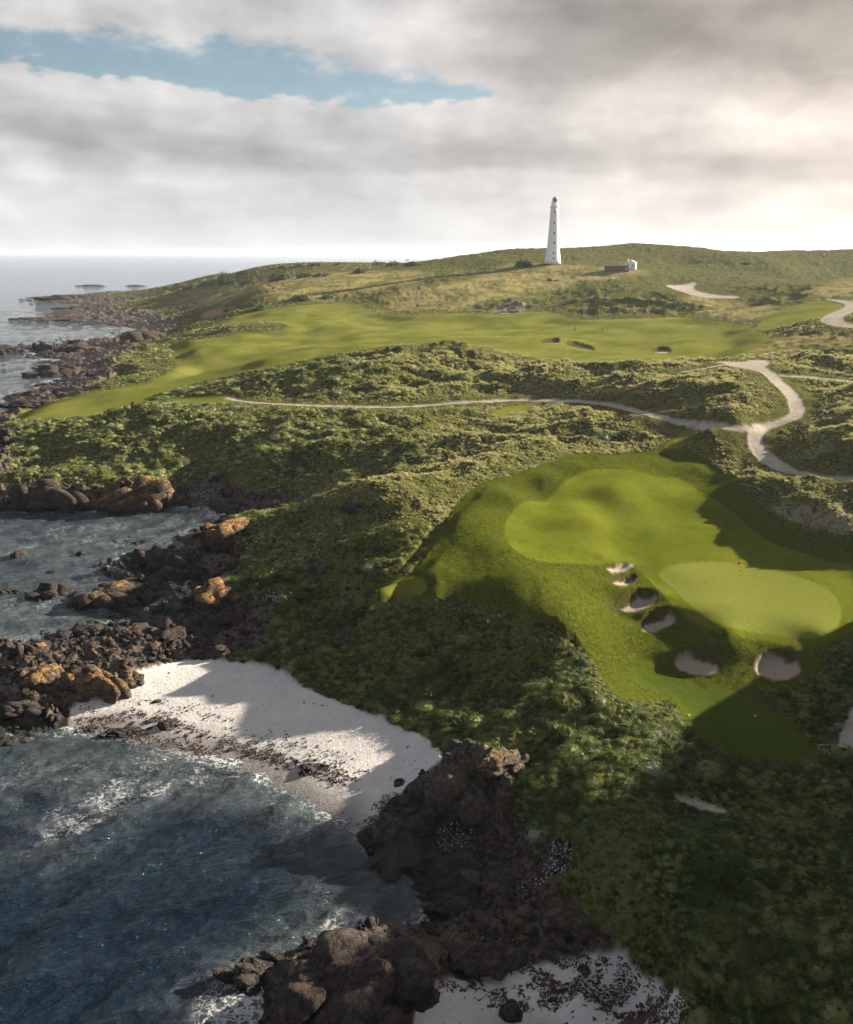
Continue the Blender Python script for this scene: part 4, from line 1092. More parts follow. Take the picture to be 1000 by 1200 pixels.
def box(bm, x0, x1, y0, y1, z0, z1):
    v = [bm.verts.new((x, y, z)) for z in (z0, z1) for x, y in ((x0, y0), (x1, y0), (x1, y1), (x0, y1))]
    for f in ((0, 3, 2, 1), (4, 5, 6, 7), (0, 1, 5, 4), (1, 2, 6, 5), (2, 3, 7, 6), (3, 0, 4, 7)): bm.faces.new([v[i] for i in f])


def build_lighthouse():
    d = rays([(648, 305)])[0]; f = 754 / np.hypot(d[0], d[1]); x, y = d[0] * f, d[1] * f
    zb = min(float(ground_z(x, y)[0]), CAM_Z + d[2] * f + .3) - .3
    zb = CAM_Z + d[2] * f - .4
    yaw = math.atan2(-x, y) 
    t = thing('lighthouse', 'tall tapering white lighthouse with a flared base standing on the skyline', 'lighthouse', (x, y, zb), yaw); t.scale = (1, 1, .955)
    prof = [(6.25, -2.5), (6.2, 0), (5.75, 2.5), (5.35, 5), (4.95, 8), (4.65, 11.5), (4.35, 16), (4.05, 21), (3.75, 26), (3.48, 31), (3.22, 36), (3.0, 40.6)]
    bm = bmesh.new(); lathe(bm, prof, 48); bm_obj('tower', bm, WHITE, t, True)
    R = lambda z: float(np.interp(z, [p[1] for p in prof], [p[0] for p in prof]))
    bm = bmesh.new(); lathe(bm, [(3.02, 40.61), (3.35, 41.1), (3.62, 41.5), (3.62, 41.95), (2.6, 41.96)], 48); bm_obj('gallery', bm, WHITE, t)
    bm = bmesh.new()
    for k in range(20):
        a = 2 * math.pi * k / 20; lathe(bm, [(.05, 41.96), (.05, 43.0)], 6, 3.45 * math.cos(a), 3.45 * math.sin(a))
    for zz in (42.45, 43.0):
        lathe(bm, [(3.38, zz), (3.52, zz), (3.52, zz + .07), (3.38, zz + .07), (3.38, zz)], 40, cap=False)
    bm_obj('railing', bm, WHITE, t)
    bm = bmesh.new(); lathe(bm, [(2.55, 41.97), (2.5, 44.6), (2.75, 44.8), (2.75, 45.1), (1.9, 45.11)], 40); bm_obj('watch_room', bm, WHITE, t)
    bm = bmesh.new(); lathe(bm, [(1.75, 45.12), (1.75, 47.2)], 24); ln = bm_obj('lantern', bm, DARK, t)
    bm = bmesh.new()
    for k in range(12):
        a = 2 * math.pi * k / 12; lathe(bm, [(.06, 45.12), (.06, 47.2)], 5, 1.80 * math.cos(a), 1.80 * math.sin(a))
    bm_obj('glazing_bar', bm, METAL, ln)
    bm = bmesh.new(); lathe(bm, [(2.05, 47.2), (2.0, 47.5), (1.55, 48.15), (.95, 48.65), (.35, 48.95), (.30, 49.3), (.05, 49.6)], 28); dm = bm_obj('dome', bm, METAL, t, True)
    bm = bmesh.new(); lathe(bm, [(.05, 49.5), (.03, 52.6)], 6); bm_obj('finial', bm, METAL, dm)
    for zz in (1.9, 6.0, 13.8, 21.3, 29.2, 37.4):
        r = R(zz); a = -math.pi / 2 + .10
        w = thing_part('window', t, (math.cos(a) * r, math.sin(a) * r, zz), a + math.pi / 2)
        bm = bmesh.new(); box(bm, -.55, .55, -.10, .25, -.75, .75); p = bm_obj('pane', bm, DARK, w)
        bm = bmesh.new()
        box(bm, -.72, -.55, -.17, .25, -.9, .9); box(bm, .55, .72, -.17, .25, -.9, .9); box(bm, -.55, .55, -.17, .25, .75, .9); box(bm, -.62, .62, -.24, .25, -.95, -.76)
        bm_obj('frame', bm, WHITE, w)


def thing_part(name, parent, loc, rz=0):
    o = bpy.data.objects.new(name, None); COL.objects.link(o); o.parent = parent; o.location = tuple(float(v) for v in loc); o.rotation_euler = (0, 0, rz); o.empty_display_size = .3
    return o


def place_dist(px, py, D):
    d = rays([(px, py)])[0]; f = D / np.hypot(d[0], d[1]); return float(d[0] * f), float(d[1] * f), float(CAM_Z + d[2] * f)


BLD = place_dist(723, 316.3, 714); COT = place_dist(738, 314.0, 722)
LH = place_dist(648, 305, 754)
CLEARINGS = [(BLD[0], BLD[1], 13), (BLD[0] - 3, BLD[1] - 14, 8), (BLD[0] + 4, BLD[1] - 14, 8), (COT[0], COT[1], 8), (COT[0] + 3, COT[1] - 12, 8), (LH[0], LH[1], 9), (LH[0] - 2, LH[1] - 9, 7)]


def build_houses():
    x, y, z = BLD; g = float(ground_z(x, y)[0]); z = max(z, g - .2)
    t = thing('brick_building', 'long low red-brick building with a flat roof beside the white cottage', 'building', (x, y, z), -.25)
    bm = bmesh.new(); box(bm, -8.6, 8.6, -2.6, 2.6, -3, 2.9); bm_obj('wall', bm, BRICK, t)
    bm = bmesh.new(); box(bm, -8.9, 8.9, -2.9, 2.9, 2.903, 3.15); bm_obj('roof', bm, ROOFM, t)
    for k in range(4):
        w = thing_part('window', t, (-6.4 + k * 3.2, -2.6, 1.5))
        bm = bmesh.new(); box(bm, -.34, .34, -.03, .1, -.4, .4); bm_obj('pane', bm, DARK, w)
    bm = bmesh.new(); box(bm, 6.2, 7.2, -2.66, -2.5, -.1, 2.1); bm_obj('door', bm, STAKE, t)
    x, y, z = COT; g = float(ground_z(x, y)[0]); z = max(z, g - .2)
    t = thing('white_cottage', 'small white gabled cottage with one chimney behind the red-brick building', 'cottage', (x, y, z), -.35)
    bm = bmesh.new()
    v = [bm.verts.new(p) for p in ((-2.2, -2.6, -3), (4.6, -2.6, -3), (4.6, 2.6, -3), (-2.2, 2.6, -3), (-2.2, -2.6, 3.6), (4.6, -2.6, 3.6), (4.6, 2.6, 3.6), (-2.2, 2.6, 3.6), (1.2, -2.6, 5.2), (1.2, 2.6, 5.2))]
    for f in ((0, 1, 5, 8, 4), (3, 7, 9, 6, 2), (0, 4, 7, 3), (1, 2, 6, 5), (0, 3, 2, 1)): bm.faces.new([v[i] for i in f])
    bm_obj('wall', bm, WHITE, t)
    bm = bmesh.new()
    for s_, xe in ((-1, -2.5), (1, 4.9)):
        q = [bm.verts.new(p) for p in ((1.2, -2.9, 5.25), (1.2, 2.9, 5.25), (xe, 2.9, 3.5), (xe, -2.9, 3.5), (1.2, -2.9, 5.45), (1.2, 2.9, 5.45), (xe, 2.9, 3.7), (xe, -2.9, 3.7))]
        for f in ((0, 1, 2, 3), (4, 7, 6, 5), (0, 4, 5, 1), (1, 5, 6, 2), (2, 6, 7, 3), (3, 7, 4, 0)): bm.faces.new([q[i] for i in f])
    rf = bm_obj('roof', bm, WHITE, t)
    bm = bmesh.new(); box(bm, -1.7, -.9, -.4, .4, 3.8, 6.4); box(bm, -1.8, -.8, -.5, .5, 6.403, 6.6); bm_obj('chimney', bm, WHITE, rf)
    bm = bmesh.new(); box(bm, -6.6, -2.203, -2.0, 1.6, -3, 2.6); bm_obj('side_wing', bm, WHITE, t)
    bm = bmesh.new(); box(bm, -6.8, -2.203, -2.2, 1.8, 2.603, 2.8); bm_obj('wing_roof', bm, ROOFM, t)
    for xx in (-.6, 2.6):
        w = thing_part('window', t, (xx, -2.6, 1.9)); bm = bmesh.new(); box(bm, -.5, .5, -.03, .1, -.55, .55); bm_obj('pane', bm, DARK, w)


def build_golf():
    x, y, z = at(867, 676)
    t = thing('flagstick', 'striped yellow and black flagstick with an orange-red flag on the near putting green', 'flagstick', (x, y, z))
    seg = [(0, .30, BLK), (.30, .85, YEL), (.85, 1.05, BLK), (1.05, 1.35, YEL), (1.35, 1.5, BLK), (1.5, 2.35, YEL)]
    for a, b_, m in seg:
        bm = bmesh.new(); lathe(bm, [(.030, a - (.12 if a == 0 else 0)), (.030, b_)], 10); bm_obj('pole_band', bm, m, t, True)
    bm = bmesh.new(); n = 7
    top = [bm.verts.new((-.03 - .42 * i / n, .05 * math.sin(i * 1.1), 2.32 - .04 * i / n)) for i in range(n + 1)]
    bot = [bm.verts.new((-.03 - .40 * i / n, .05 * math.sin(i * 1.1 + .4), 1.98 - .05 * i / n)) for i in range(n + 1)]
    for i in range(n): bm.faces.new((top[i], top[i + 1], bot[i + 1], bot[i]))
    fl = bm_obj('flag', bm, RED, t, True); so = fl.modifiers.new('cloth_thickness', 'SOLIDIFY'); so.thickness = .006
    bm = bmesh.new(); lathe(bm, [(.054, .004), (.054, .006)], 20); bm_obj('hole_cup', bm, BLK, t)
    for (px, py, lab) in ((807, 840, 'white tee marker on the dark lower lawn beside the shrub bank'), (885, 840, 'white tee marker on the dark lower lawn nearer the right-hand shrubs')):
        x, y, z = at(px, py); t = thing('tee_marker', lab, 'tee marker', (x, y, z))
        bm = bmesh.new(); lathe(bm, [(.10, .04), (.125, .12), (.125, .19), (.09, .26), (.02, .29)], 14); bm_obj('ball', bm, WHITE, t, True)
        bm = bmesh.new(); lathe(bm, [(.05, -.1), (.05, .05)], 8); bm_obj('spike', bm, METAL, t)
    for (px, py, lab, h) in ((674, 387, 'thin dark marker post on the far fairway behind the larger bunker pair', 1.7), (706, 388, 'short dark marker post on the far fairway right of the larger bunker pair', 1.5)):
        x, y, z = at(px, py); t = thing('marker_post', lab, 'marker post', (x, y, z))
        bm = bmesh.new(); lathe(bm, [(.13, -.3), (.13, h)], 8); bm_obj('post', bm, BLK, t); bm = bmesh.new(); lathe(bm, [(.20, h + .003), (.20, h + .25)], 8); bm_obj('cap', bm, METAL, t)
    for (px, py, lab, h) in ((841, 307, 'tall pale mast in the saddle between the far dunes', 8.5), (926, 334, 'pale leaning pole at the edge of the right-hand dunes', 6.5)):
        x, y, z = at(px, py); t = thing('mast', lab, 'mast', (x, y, z)); t.rotation_euler = (0, .10 if px > 900 else 0, 0)
        bm = bmesh.new(); lathe(bm, [(.24, -.6), (.14, h)], 8); bm_obj('pole', bm, STAKE, t)
        bm = bmesh.new(); box(bm, -.5, .5, -.08, .08, h - .55, h - .4); bm_obj('crossarm', bm, STAKE, t)
    x, y, z = at(820, 334); t = thing('marker_post', 'pale post standing beside the upper cart path on the far dunes', 'marker post', (x, y, z))
    bm = bmesh.new(); lathe(bm, [(.16, -.3), (.16, 2.2)], 8); bm_obj('post', bm, STAKE, t)
    # driftwood rail at the right edge lawn end
    x, y, z = at(968, 877); t = thing('timber_rail', 'low weathered timber rail at the end of the dark lower lawn', 'rail', (x, y, z), .1)
    bm = bmesh.new(); box(bm, -1.0, 1.0, -.06, .06, .34, .46); bm_obj('rail', bm, STAKE, t)
    for xx in (-.85, .85):
        bm = bmesh.new(); box(bm, xx - .06, xx + .06, -.063, .063, -.3, .337); bm_obj('post', bm, STAKE, t)


# ------------------------------------------------------------------ rock
def rock_mat():
    m, nt, b, out = new_mat('shore_rock')
    P = position(nt); O = nt.nodes.new('ShaderNodeTexCoord').outputs['Object']
    geo = nt.nodes.new('ShaderNodeNewGeometry'); sn = nt.nodes.new('ShaderNodeSeparateXYZ'); nt.links.new(geo.outputs['Normal'], sn.inputs[0]); up = N(nt, sn.outputs[2])
    sp_ = nt.nodes.new('ShaderNodeSeparateXYZ'); nt.links.new(P, sp_.inputs[0]); hz = N(nt, sp_.outputs[2])
    n2 = noise(nt, P, .45, 6, .6); n3 = noise(nt, P, 1.9, 6, .62); n4 = noise(nt, P, 7, 5, .65)
    tone = attr(nt, 'tone', 'OBJECT'); lich = attr(nt, 'lichen', 'OBJECT')
    c = mixc(nt, (n3 * .6 + n4 * .4).step(.35, .65), (.009, .008, .008), (.080, .055, .043))
    c = mixc(nt, tone, c, mixc(nt, n3.step(.3, .7), (.12, .09, .066), (.22, .185, .14)))
    c = mixc(nt, n2.step(.48, .68) * .5, c, (.10, .09, .084))
    lm = (n2 * .35 + n3 * .4 + n4 * .25 + up * .05 + lich * .085).step(.56, .68) * up.step(.0, .6) * hz.step(1.2, 2.6)
    c = mixc(nt, lm * lich.step(.02, .5), c, mixc(nt, n4.step(.35, .65), (.27, .10, .018), (.33, .21, .055)))
    c = mixc(nt, (hz + (n3 - .5) * .8).step(1.3, .35), c, (.007, .006, .006))
    ck = nt.nodes.new('ShaderNodeTexVoronoi'); ck.feature = 'DISTANCE_TO_EDGE'; ck.inputs['Scale'].default_value = .55
    nt.links.new(vmul(nt, vrot(nt, P, .6), (1, .45, 1.4), noise(nt, P, .8, 4, color=True)), ck.inputs['Vector'])
    ck2 = nt.nodes.new('ShaderNodeTexVoronoi'); ck2.feature = 'DISTANCE_TO_EDGE'; ck2.inputs['Scale'].default_value = 1.7
    nt.links.new(vmul(nt, vrot(nt, P, .4), (1, .5, 1.2), noise(nt, P, 1.5, 4, color=True)), ck2.inputs['Vector'])
    crack = N(nt, ck.outputs['Distance']).step(0, .07) * .6 + N(nt, ck2.outputs['Distance']).step(0, .08) * .4
    c = mixc(nt, crack, (.010, .008, .007), c)
    nt.links.new(c, b.inputs['Base Color'])
    sock_in(nt, b.inputs['Roughness'], (hz + (n3 - .5)).step(.3, 1.4) * .45 + .42); b.inputs['Specular IOR Level'].default_value = .35
    bump(nt, crack * .45 + n3 * .7 + n4 * .38 + noise(nt, P, 18, 3, .6) * .10, 1.0, .6, b)
    return m


ROCK = rock_mat()
_ICO = {}
def ico(sub):
    if sub not in _ICO:
        bm = bmesh.new(); bmesh.ops.create_icosphere(bm, subdivisions=sub, radius=1); bm.verts.ensure_lookup_table()
        _ICO[sub] = (np.array([v.co[:] for v in bm.verts]), np.array([[v.index for v in f.verts] for f in bm.faces])); bm.free()
    return _ICO[sub]


def n3d(p, s):
    return (vnoise(p[:, 0] + p[:, 2] * .7, p[:, 1] - p[:, 2] * .6, s) + vnoise(p[:, 1] * 1.1 + p[:, 0] * .3, p[:, 2] + p[:, 0] * .5, s + 5)) * .5


def block(rg, sub, stretch, planes=11, rough=.10, tilt=(0, 0, 0)):
    d, F = ico(sub)
    n = rg.normal(size=(planes, 3)); n /= np.linalg.norm(n, axis=1)[:, None]; h = rg.uniform(.55, .95, planes)
    r = np.min(np.where(d @ n.T > .05, h / np.maximum(d @ n.T, .05), 9), axis=1); r = np.minimum(r, 1.15)
    p = d * r[:, None]
    s = int(rg.integers(0, 90)); nz = n3d(p * 1.7 + s, s) - .5; n2 = n3d(p * 4.5 + s, s + 1) - .5; n4 = np.abs(n3d(p * 3.0 - s, s + 2) - .5)
    p = p + d * (nz * rough * 3.0 + n2 * rough * 1.3 - np.exp(-n4 * 26) * rough * .8)[:, None]
    # bedding: flattened steps across the block
    lay = p @ np.array([.35, .2, .9]); p = p + d * ((np.floor(lay * 5 + nz * 2) % 2) * rough * .35)[:, None]
    p = p * np.array(stretch)
    M = np.array(Matrix.Rotation(tilt[2], 3, 'Z') @ Matrix.Rotation(tilt[1], 3, 'Y') @ Matrix.Rotation(tilt[0], 3, 'X'))
    return p @ M.T, F


def crag_mesh(name, seed, nb, sub, flat=.55, elong=1.7, jag=.5, rough=.10):
    """an outcrop about 2 units wide: tilted, cracked blocks heaped together"""
    rg = np.random.default_rng(seed); Vs, Fs, o = [], [], 0; strike = rg.uniform(-.5, .5); dip = rg.uniform(.25, .65) * rg.choice([-1, 1])
    for k in range(nb):
        q = k / max(1, nb - 1); rad = .80 * q ** .7; th = k * 2.4 + rg.uniform(-.4, .4)
        s_ = ((.62 if nb < 15 else .40) if k == 0 else rg.uniform(.22, .50) * (1.15 - .5 * q) * (1 if nb < 15 else .72))
        c = np.array([math.cos(th) * rad, math.sin(th) * rad / elong, rg.uniform(-.05, .16) * (1 - q) * flat * 2])
        p, F = block(rg, sub if (s_ > .3 or sub < 3) else sub - 1, (s_ * rg.uniform(.9, 1.6), s_ * rg.uniform(.5, .9), s_ * flat * rg.uniform(.8, 1.0 + jag * 1.4)), 10, rough, (rg.normal(0, .15), dip + rg.normal(0, .15), strike + rg.normal(0, .25)))
        Vs.append(p + c); Fs.append(F + o); o += len(p)
    V = np.concatenate(Vs); F = np.concatenate(Fs)
    me = bpy.data.meshes.new(name); me.vertices.add(len(V)); me.vertices.foreach_set('co', V.astype(np.float32).ravel())
    me.loops.add(F.size); me.loops.foreach_set('vertex_index', F.astype(np.int32).ravel()); me.polygons.add(len(F))
    me.polygons.foreach_set('loop_start', np.arange(0, F.size, 3, dtype=np.int32)); me.polygons.foreach_set('loop_total', np.full(len(F), 3, np.int32))
    me.update(calc_edges=True); me.materials.append(ROCK)
    return me


CRAGS = [crag_mesh('outcrop_form', 40 + k, nb, 3, fl, el, jg) for k, (nb, fl, el, jg) in enumerate([(22, .55, 1.9, .8), (26, .5, 1.5, 1.0), (16, .7, 1.3, 1.3), (28, .45, 2.2, .9), (22, .6, 1.6, 1.4), (18, .8, 1.2, .9)])]
FINE = [crag_mesh('great_outcrop_form', 70 + k, nb, 4, fl, el, jg, .11) for k, (nb, fl, el, jg) in enumerate([(14, .60, 1.25, .35), (12, .55, 1.5, .45), (14, .6, 1.2, .6)])]
STONES = [crag_mesh('boulder_form', 90 + k, 1, 3 if k < 3 else 2, .8, 1, .1, .09) for k in range(6)]
PEBBLES = [crag_mesh('rubble_form', 120 + k, 3, 2 if k < 3 else 1, .6, 1.4, .9, .08) for k in range(5)]
for me_ in STONES: 
    for p_ in me_.polygons: p_.use_smooth = False


def put_rock(me, name, label, cat, px, py, wpx, hz=1.0, rz=None, sink=.25, tone=0.0, lichen=0.0, group=None, base=None, deep=1.0):
    """a rock whose foot stands at photograph point px, py and which spans wpx there"""
    x, y, z = at(px, py) if base is None else base
    z = max(z, -.25) if base is None else z
    d = math.sqrt(x * x + y * y + (CAM_Z - z) ** 2); s_ = wpx * d / 1100 / 2
    o = bpy.data.objects.new(name, me); COL.objects.link(o)
    co = me.get('half') or max(abs(v.co.x) for v in me.vertices); me['half'] = co
    s_ = s_ / co
    hz *= .78; o.scale = (s_, s_ * deep, s_ * hz); o.location = (x, y, z - s_ * hz * sink * .3)
    o.rotation_euler = (0, 0, random.uniform(-.25, .25) if rz is None else rz)
    tag(o, label, cat, group); o['tone'] = float(tone); o['lichen'] = float(lichen)
    return o


def build_rocks():
    R = put_rock
    named = [
     (FINE[0], 'great rounded dark outcrop rising from the sea at the bottom edge of the picture', 415, 1170, 178, 1.15, 0.2, .1, 0.0, .05, 1.25),
     (FINE[1], 'grey slanting rock with white foam on its seaward edge left of the great bottom outcrop', 306, 1142, 92, .9, .5, .2, .12, 0, 1.1),
     (FINE[2], 'tan fissured rock between the great bottom outcrop and the lower sand', 503, 1128, 60, 1.0, 1.2, .1, .75, 0, 1.0),
     (FINE[0], 'tall brown cracked crag at the right-hand end of the white beach', 545, 925, 108, 1.35, 1.9, .0, .35, .1, 1.0),
     (FINE[2], 'upper crag with orange lichen beneath the scrub above the beach end', 588, 905, 70, 1.1, .5, .1, .3, .5, 1.0),
     (FINE[1], 'broad brown rock slope below the grey pebbles of the shaded shore', 600, 1035, 105, .7, .3, .3, .15, 0, 1.2),
     (FINE[0], 'rusty brown boulder face under the dark scrub above the lower sand', 665, 1075, 78, .9, 2.2, .3, .25, .1, 1.0),
     (FINE[2], 'black wet ledge at the waterline below the beach crag', 470, 1005, 84, .55, .4, .3, 0, 0, 1.3),
     (CRAGS[3], 'long black reef step jutting to the water above the lower cove', 545, 1060, 95, .7, -.3, .2, 0, 0, 1.0),
     (CRAGS[1], 'dark broken rock shelf left of the lower sand', 575, 1128, 95, .6, .1, .3, .1, 0, 1.0),
     (CRAGS[0], 'orange-topped headland above the narrow inlet on the left', 165, 590, 96, 1.5, 0.05, .1, .15, .85, 1.0),
     (CRAGS[4], 'low dark headland continuing left of the orange-topped one', 60, 592, 110, 1.0, -.05, .2, 0, .1, 1.0),
     (CRAGS[2], 'domed orange-lit crag at the head of the inlet', 275, 634, 78, 1.15, .3, .1, .2, 1.0, 1.0),
     (CRAGS[5], 'bright orange lichen-covered slab on the near side of the inlet', 256, 700, 76, 1.0, .6, .1, .15, 1.2, 1.1),
     (CRAGS[4], 'dark twin-peaked rock in the inlet in front of the orange crag', 190, 664, 92, 1.0, 0, .1, 0, .1, .9),
     (CRAGS[1], 'large layered black outcrop in the middle of the inlet', 140, 702, 122, 1.0, .15, .1, .05, .5, 1.0),
     (CRAGS[2], 'small sharp rock spire standing in the inlet water', 25, 655, 24, 2.0, .4, .1, 0, .05, .8),
     (CRAGS[0], 'thin row of rock right of the small spire in the inlet', 52, 650, 32, .8, 0, .2, 0, .05, .7),
     (CRAGS[5], 'dark rock mound in the inlet near the left edge', 60, 697, 60, 1.0, .1, .1, 0, .15, .9),
     (CRAGS[3], 'low rock island cut by the left edge of the picture', 10, 693, 50, .8, 0, .2, 0, .1, .8),
     (CRAGS[0], 'dark tilted rock shelf at the mouth of the inlet above the wide platform', 92, 742, 76, .9, .1, .1, 0, .3, .9),
     (CRAGS[1], 'broken rock shelf right of the tilted shelf at the inlet mouth', 165, 745, 72, .9, -.1, .1, .1, .5, 1.0),
     (CRAGS[4], 'spiky sunlit golden crag above the left end of the beach', 110, 806, 96, 1.2, .0, .1, .35, .9, 1.0),
     (CRAGS[2], 'sunlit golden crag left of the spiky one beside the sand', 55, 800, 60, 1.1, .4, .1, .3, .8, 1.0),
     (CRAGS[5], 'rounded golden brown bluff touching the sand', 150, 798, 44, 1.1, .2, .1, .35, .7, 1.0),
     (CRAGS[3], 'dark rock bank at the left edge below the golden crags', 20, 835, 74, .9, .1, .2, 0, .05, 1.0),
     (CRAGS[0], 'black shore rocks at the left edge of the surf', 5, 870, 50, .8, .3, .2, 0, 0, 1.0),
     (CRAGS[1], 'black reef half under white surf below the beach', 115, 958, 58, .6, .1, .3, 0, 0, .7),
     (CRAGS[2], 'small black rock throwing up spray in the surf', 184, 930, 16, .9, 0, .2, 0, 0, .8),
     (STONES[0], 'smooth dark boulder on the sand nearest the crag', 469, 918, 15, .9, .3, .2, .05, 0, .9),
     (STONES[1], 'dark boulder leaning on the foot of the beach crag', 483, 934, 17, 1.1, 1.3, .2, .05, 0, 1.0),
     (STONES[2], 'long black boulder below the two smooth ones by the crag', 468, 948, 26, .7, .3, .2, 0, 0, 1.0),
     (STONES[3], 'black boulder group head on the lower sand', 596, 1186, 24, .8, .5, .2, 0, 0, 1.0),
     (STONES[4], 'round brown boulder at the top of the lower sand', 684, 1138, 15, 1.0, 0, .1, .5, 0, 1.0),
     (STONES[5], 'flat black stone on the lower sand right of the black boulder', 660, 1162, 16, .6, 0, .2, 0, 0, 1.0),
     (STONES[1], 'small black stone lower down the lower sand', 647, 1172, 12, .7, 0, .2, 0, 0, 1.0),
     (STONES[0], 'brown boulder under the bushes at the bottom edge', 812, 1196, 28, .8, 0, .2, .2, 0, 1.0),
     (CRAGS[5], 'lone dark rock standing in the sea off the lower shore', 390, 1034, 13, 1.3, 0, .1, 0, 0, .8),
     (CRAGS[0], 'little cluster of black rocks awash right of the lone rock', 430, 1024, 26, .5, .2, .2, 0, 0, .8),
     (STONES[2], 'dark boulder on the upper sand among the weed', 182, 822, 16, .9, .2, .2, .1, 0, 1.0),
     (CRAGS[2], 'dark weed-hung rock standing in the tide line of the beach', 200, 850, 30, 1.0, .2, .2, 0, .05, .9),
     (CRAGS[3], 'black rock ridge along the tide line left of the weed-hung rock', 148, 858, 60, .55, .1, .2, 0, 0, .8),
     (CRAGS[4], 'pale grey rocky knoll rising out of the promontory scrub', 188 + 190, 664, 46, .8, .1, .2, .45, 0, 1.0),
     (CRAGS[5], 'grey rock tor among the scrub above the beach', 406, 745, 40, 1.0, .1, .1, .4, 0, 1.0),
     (CRAGS[2], 'dark stony scar on the steep end of the marram ridge', 418, 600, 36, .9, .3, .2, .25, 0, 1.0),
     (CRAGS[0], 'bare pale rock hump at the back edge of the far fairway', 597, 366, 34, .5, 0, .1, .9, 0, .7),
     (STONES[4], 'pale rock pair west piece on the dry field below the lighthouse', 644, 329, 7, .8, 0, .2, 1.0, 0, 1.0),
     (STONES[5], 'pale rock pair east piece on the dry field below the lighthouse', 652, 329, 8, .8, 0, .2, 1.0, 0, 1.0),
     # far reefs
     (CRAGS[3], 'farthest thin reef line out in the open sea', 108, 335, 36, .35, 0, .1, 0, 0, .6),
     (CRAGS[1], 'thin far reef nearer the headland with white water around it', 160, 335, 28, .3, 0, .1, 0, 0, .6),
     (CRAGS[3], 'long far reef running out left of the distant headland', 84, 350, 78, .42, 0, .1, 0, 0, .8),
     (CRAGS[0], 'low reef tongue below the long far reef', 85, 362, 44, .3, 0, .1, 0, 0, .8),
     (CRAGS[3], 'flat reef streak in the far bay near the left edge', 38, 374, 50, .25, 0, .1, 0, 0, .7),
     (CRAGS[1], 'flat reef streak in the far bay joined to the headland', 84, 376, 40, .35, 0, .1, 0, 0, .8),
     (CRAGS[0], 'tiny reef dot in the far bay above the streaks', 36, 356, 8, .5, 0, .1, 0, 0, .8),
     (CRAGS[2], 'tiny reef dot in the far bay right of the other dot', 26, 351, 8, .5, 0, .1, 0, 0, .8),
     (CRAGS[3], 'dark rock shelf at the left edge in front of the far bay', 8, 412, 44, .8, 0, .1, 0, 0, .8),
     (CRAGS[4], 'dark knobbly rocks on the rim of the far bay', 52, 411, 34, 1.0, 0, .1, 0, 0, .8),
     (CRAGS[1], 'reddish black rock rise at the back of the left shelves', 95, 412, 60, .8, 0, .1, .05, 0, .9),
     (CRAGS[5], 'dark rock shelf among the left tide pools, upper one', 60, 440, 66, .7, .1, .1, 0, 0, .9),
     (CRAGS[0], 'dark rock tongue among the left tide pools, lower one', 52, 462, 56, .7, .1, .1, 0, 0, .9),
     (CRAGS[3], 'lowest dark rock shelf beside the fairway tip on the left', 40, 478, 72, .6, .05, .1, 0, 0, .9),
     (CRAGS[2], 'black crag on the point of the second distant headland', 172, 400, 60, .6, 0, .1, 0, 0, .9),
    ]
    for (me, lab, px, py, w, h, rz, sink, tone, lich, deep) in named:
        R(me, 'rock_outcrop' if me not in STONES else 'boulder', lab, 'rock', px, py, w, h, rz, sink, tone, lich, None, None, deep)
    band = to_world([(92, 852), (135, 848), (175, 838), (210, 856), (250, 866), (292, 880), (332, 892), (374, 900), (412, 916)], False); rb = np.random.default_rng(17)
    for k in range(44):
        j = int(rb.integers(0, len(band) - 1)); t_ = rb.random(); x, y = band[j] * (1 - t_) + band[j + 1] * t_ + rb.normal(0, .8, 2); z = float(ground_z(x, y)[0])
        qx, qy, _f = project(x, y, z); w = float(rb.lognormal(2.15, .4))
        put_rock(CRAGS[int(rb.integers(0, 6))], 'rock_outcrop', ('broad ' if w > 10 else 'small ' if w < 7 else '') + 'weedy dark tide-line rock ' + locate(qx, qy), 'rock', 0, 0, w, float(rb.uniform(.45, .8)), float(rb.uniform(0, 6.28)), .3, 0.0, 0.0, 'weedy rocks of the tide line', (float(x), float(y), z), .9)
    # boulders of the rubble shores: scattered by depth of shore, one object each
    areas = [('dark inlet shore boulder', 'boulders of the inlet shore', (0, 605, 330, 770), 52, .6),
             ('black boulder on the wet shelves', 'boulders of the far left shelves', (0, 405, 190, 500), 22, .05),
             ('dark rough-shore boulder', 'boulders by the golden crags', (0, 750, 300, 880), 60, .35),
             ('dark boulder on the shaded shore', 'boulders of the shaded rock shore', (420, 900, 700, 1150), 90, .05)]
    rg = np.random.default_rng(5)
    for lab0, grp, (x0, y0, x1, y1), cnt, lich in areas:
        n = 0; tries = 0
        pts = np.stack([rg.uniform(x0, x1, 700), rg.uniform(y0, y1, 700)], 1); W = ground_hits(pts, 1.008)
        z = zones(W[:, 0], W[:, 1]); _, rock, _s = height(W[:, 0], W[:, 1], bilinear(GRID, W[:, 0], W[:, 1]), z); G = ground_z(W[:, 0], W[:, 1])
        for k in range(700):
            if n >= cnt: break
            if rock[k] < .6 or G[k] < -.35 or G[k] > 5: continue
            d = math.hypot(W[k, 0], W[k, 1]); w = float(rg.lognormal(2.35, .42))
            qx, qy, _f = project(W[k, 0], W[k, 1], G[k]); big_ = 'broad ' if w > 13 else 'small ' if w < 8.5 else ''
            lab = big_ + lab0 + ' ' + locate(qx, qy)
            put_rock(STONES[int(rg.integers(0, 6))] if rg.random() < .6 else CRAGS[int(rg.integers(0, 6))], 'boulder', lab, 'rock', 0, 0, w, float(rg.uniform(.6, 1.2)), float(rg.uniform(0, 6.28)), .3, float(rg.random() ** 3 * .5), float(lich * rg.random() * 1.6), grp, (float(W[k, 0]), float(W[k, 1]), float(G[k])), float(rg.uniform(.7, 1.1)))
            n += 1


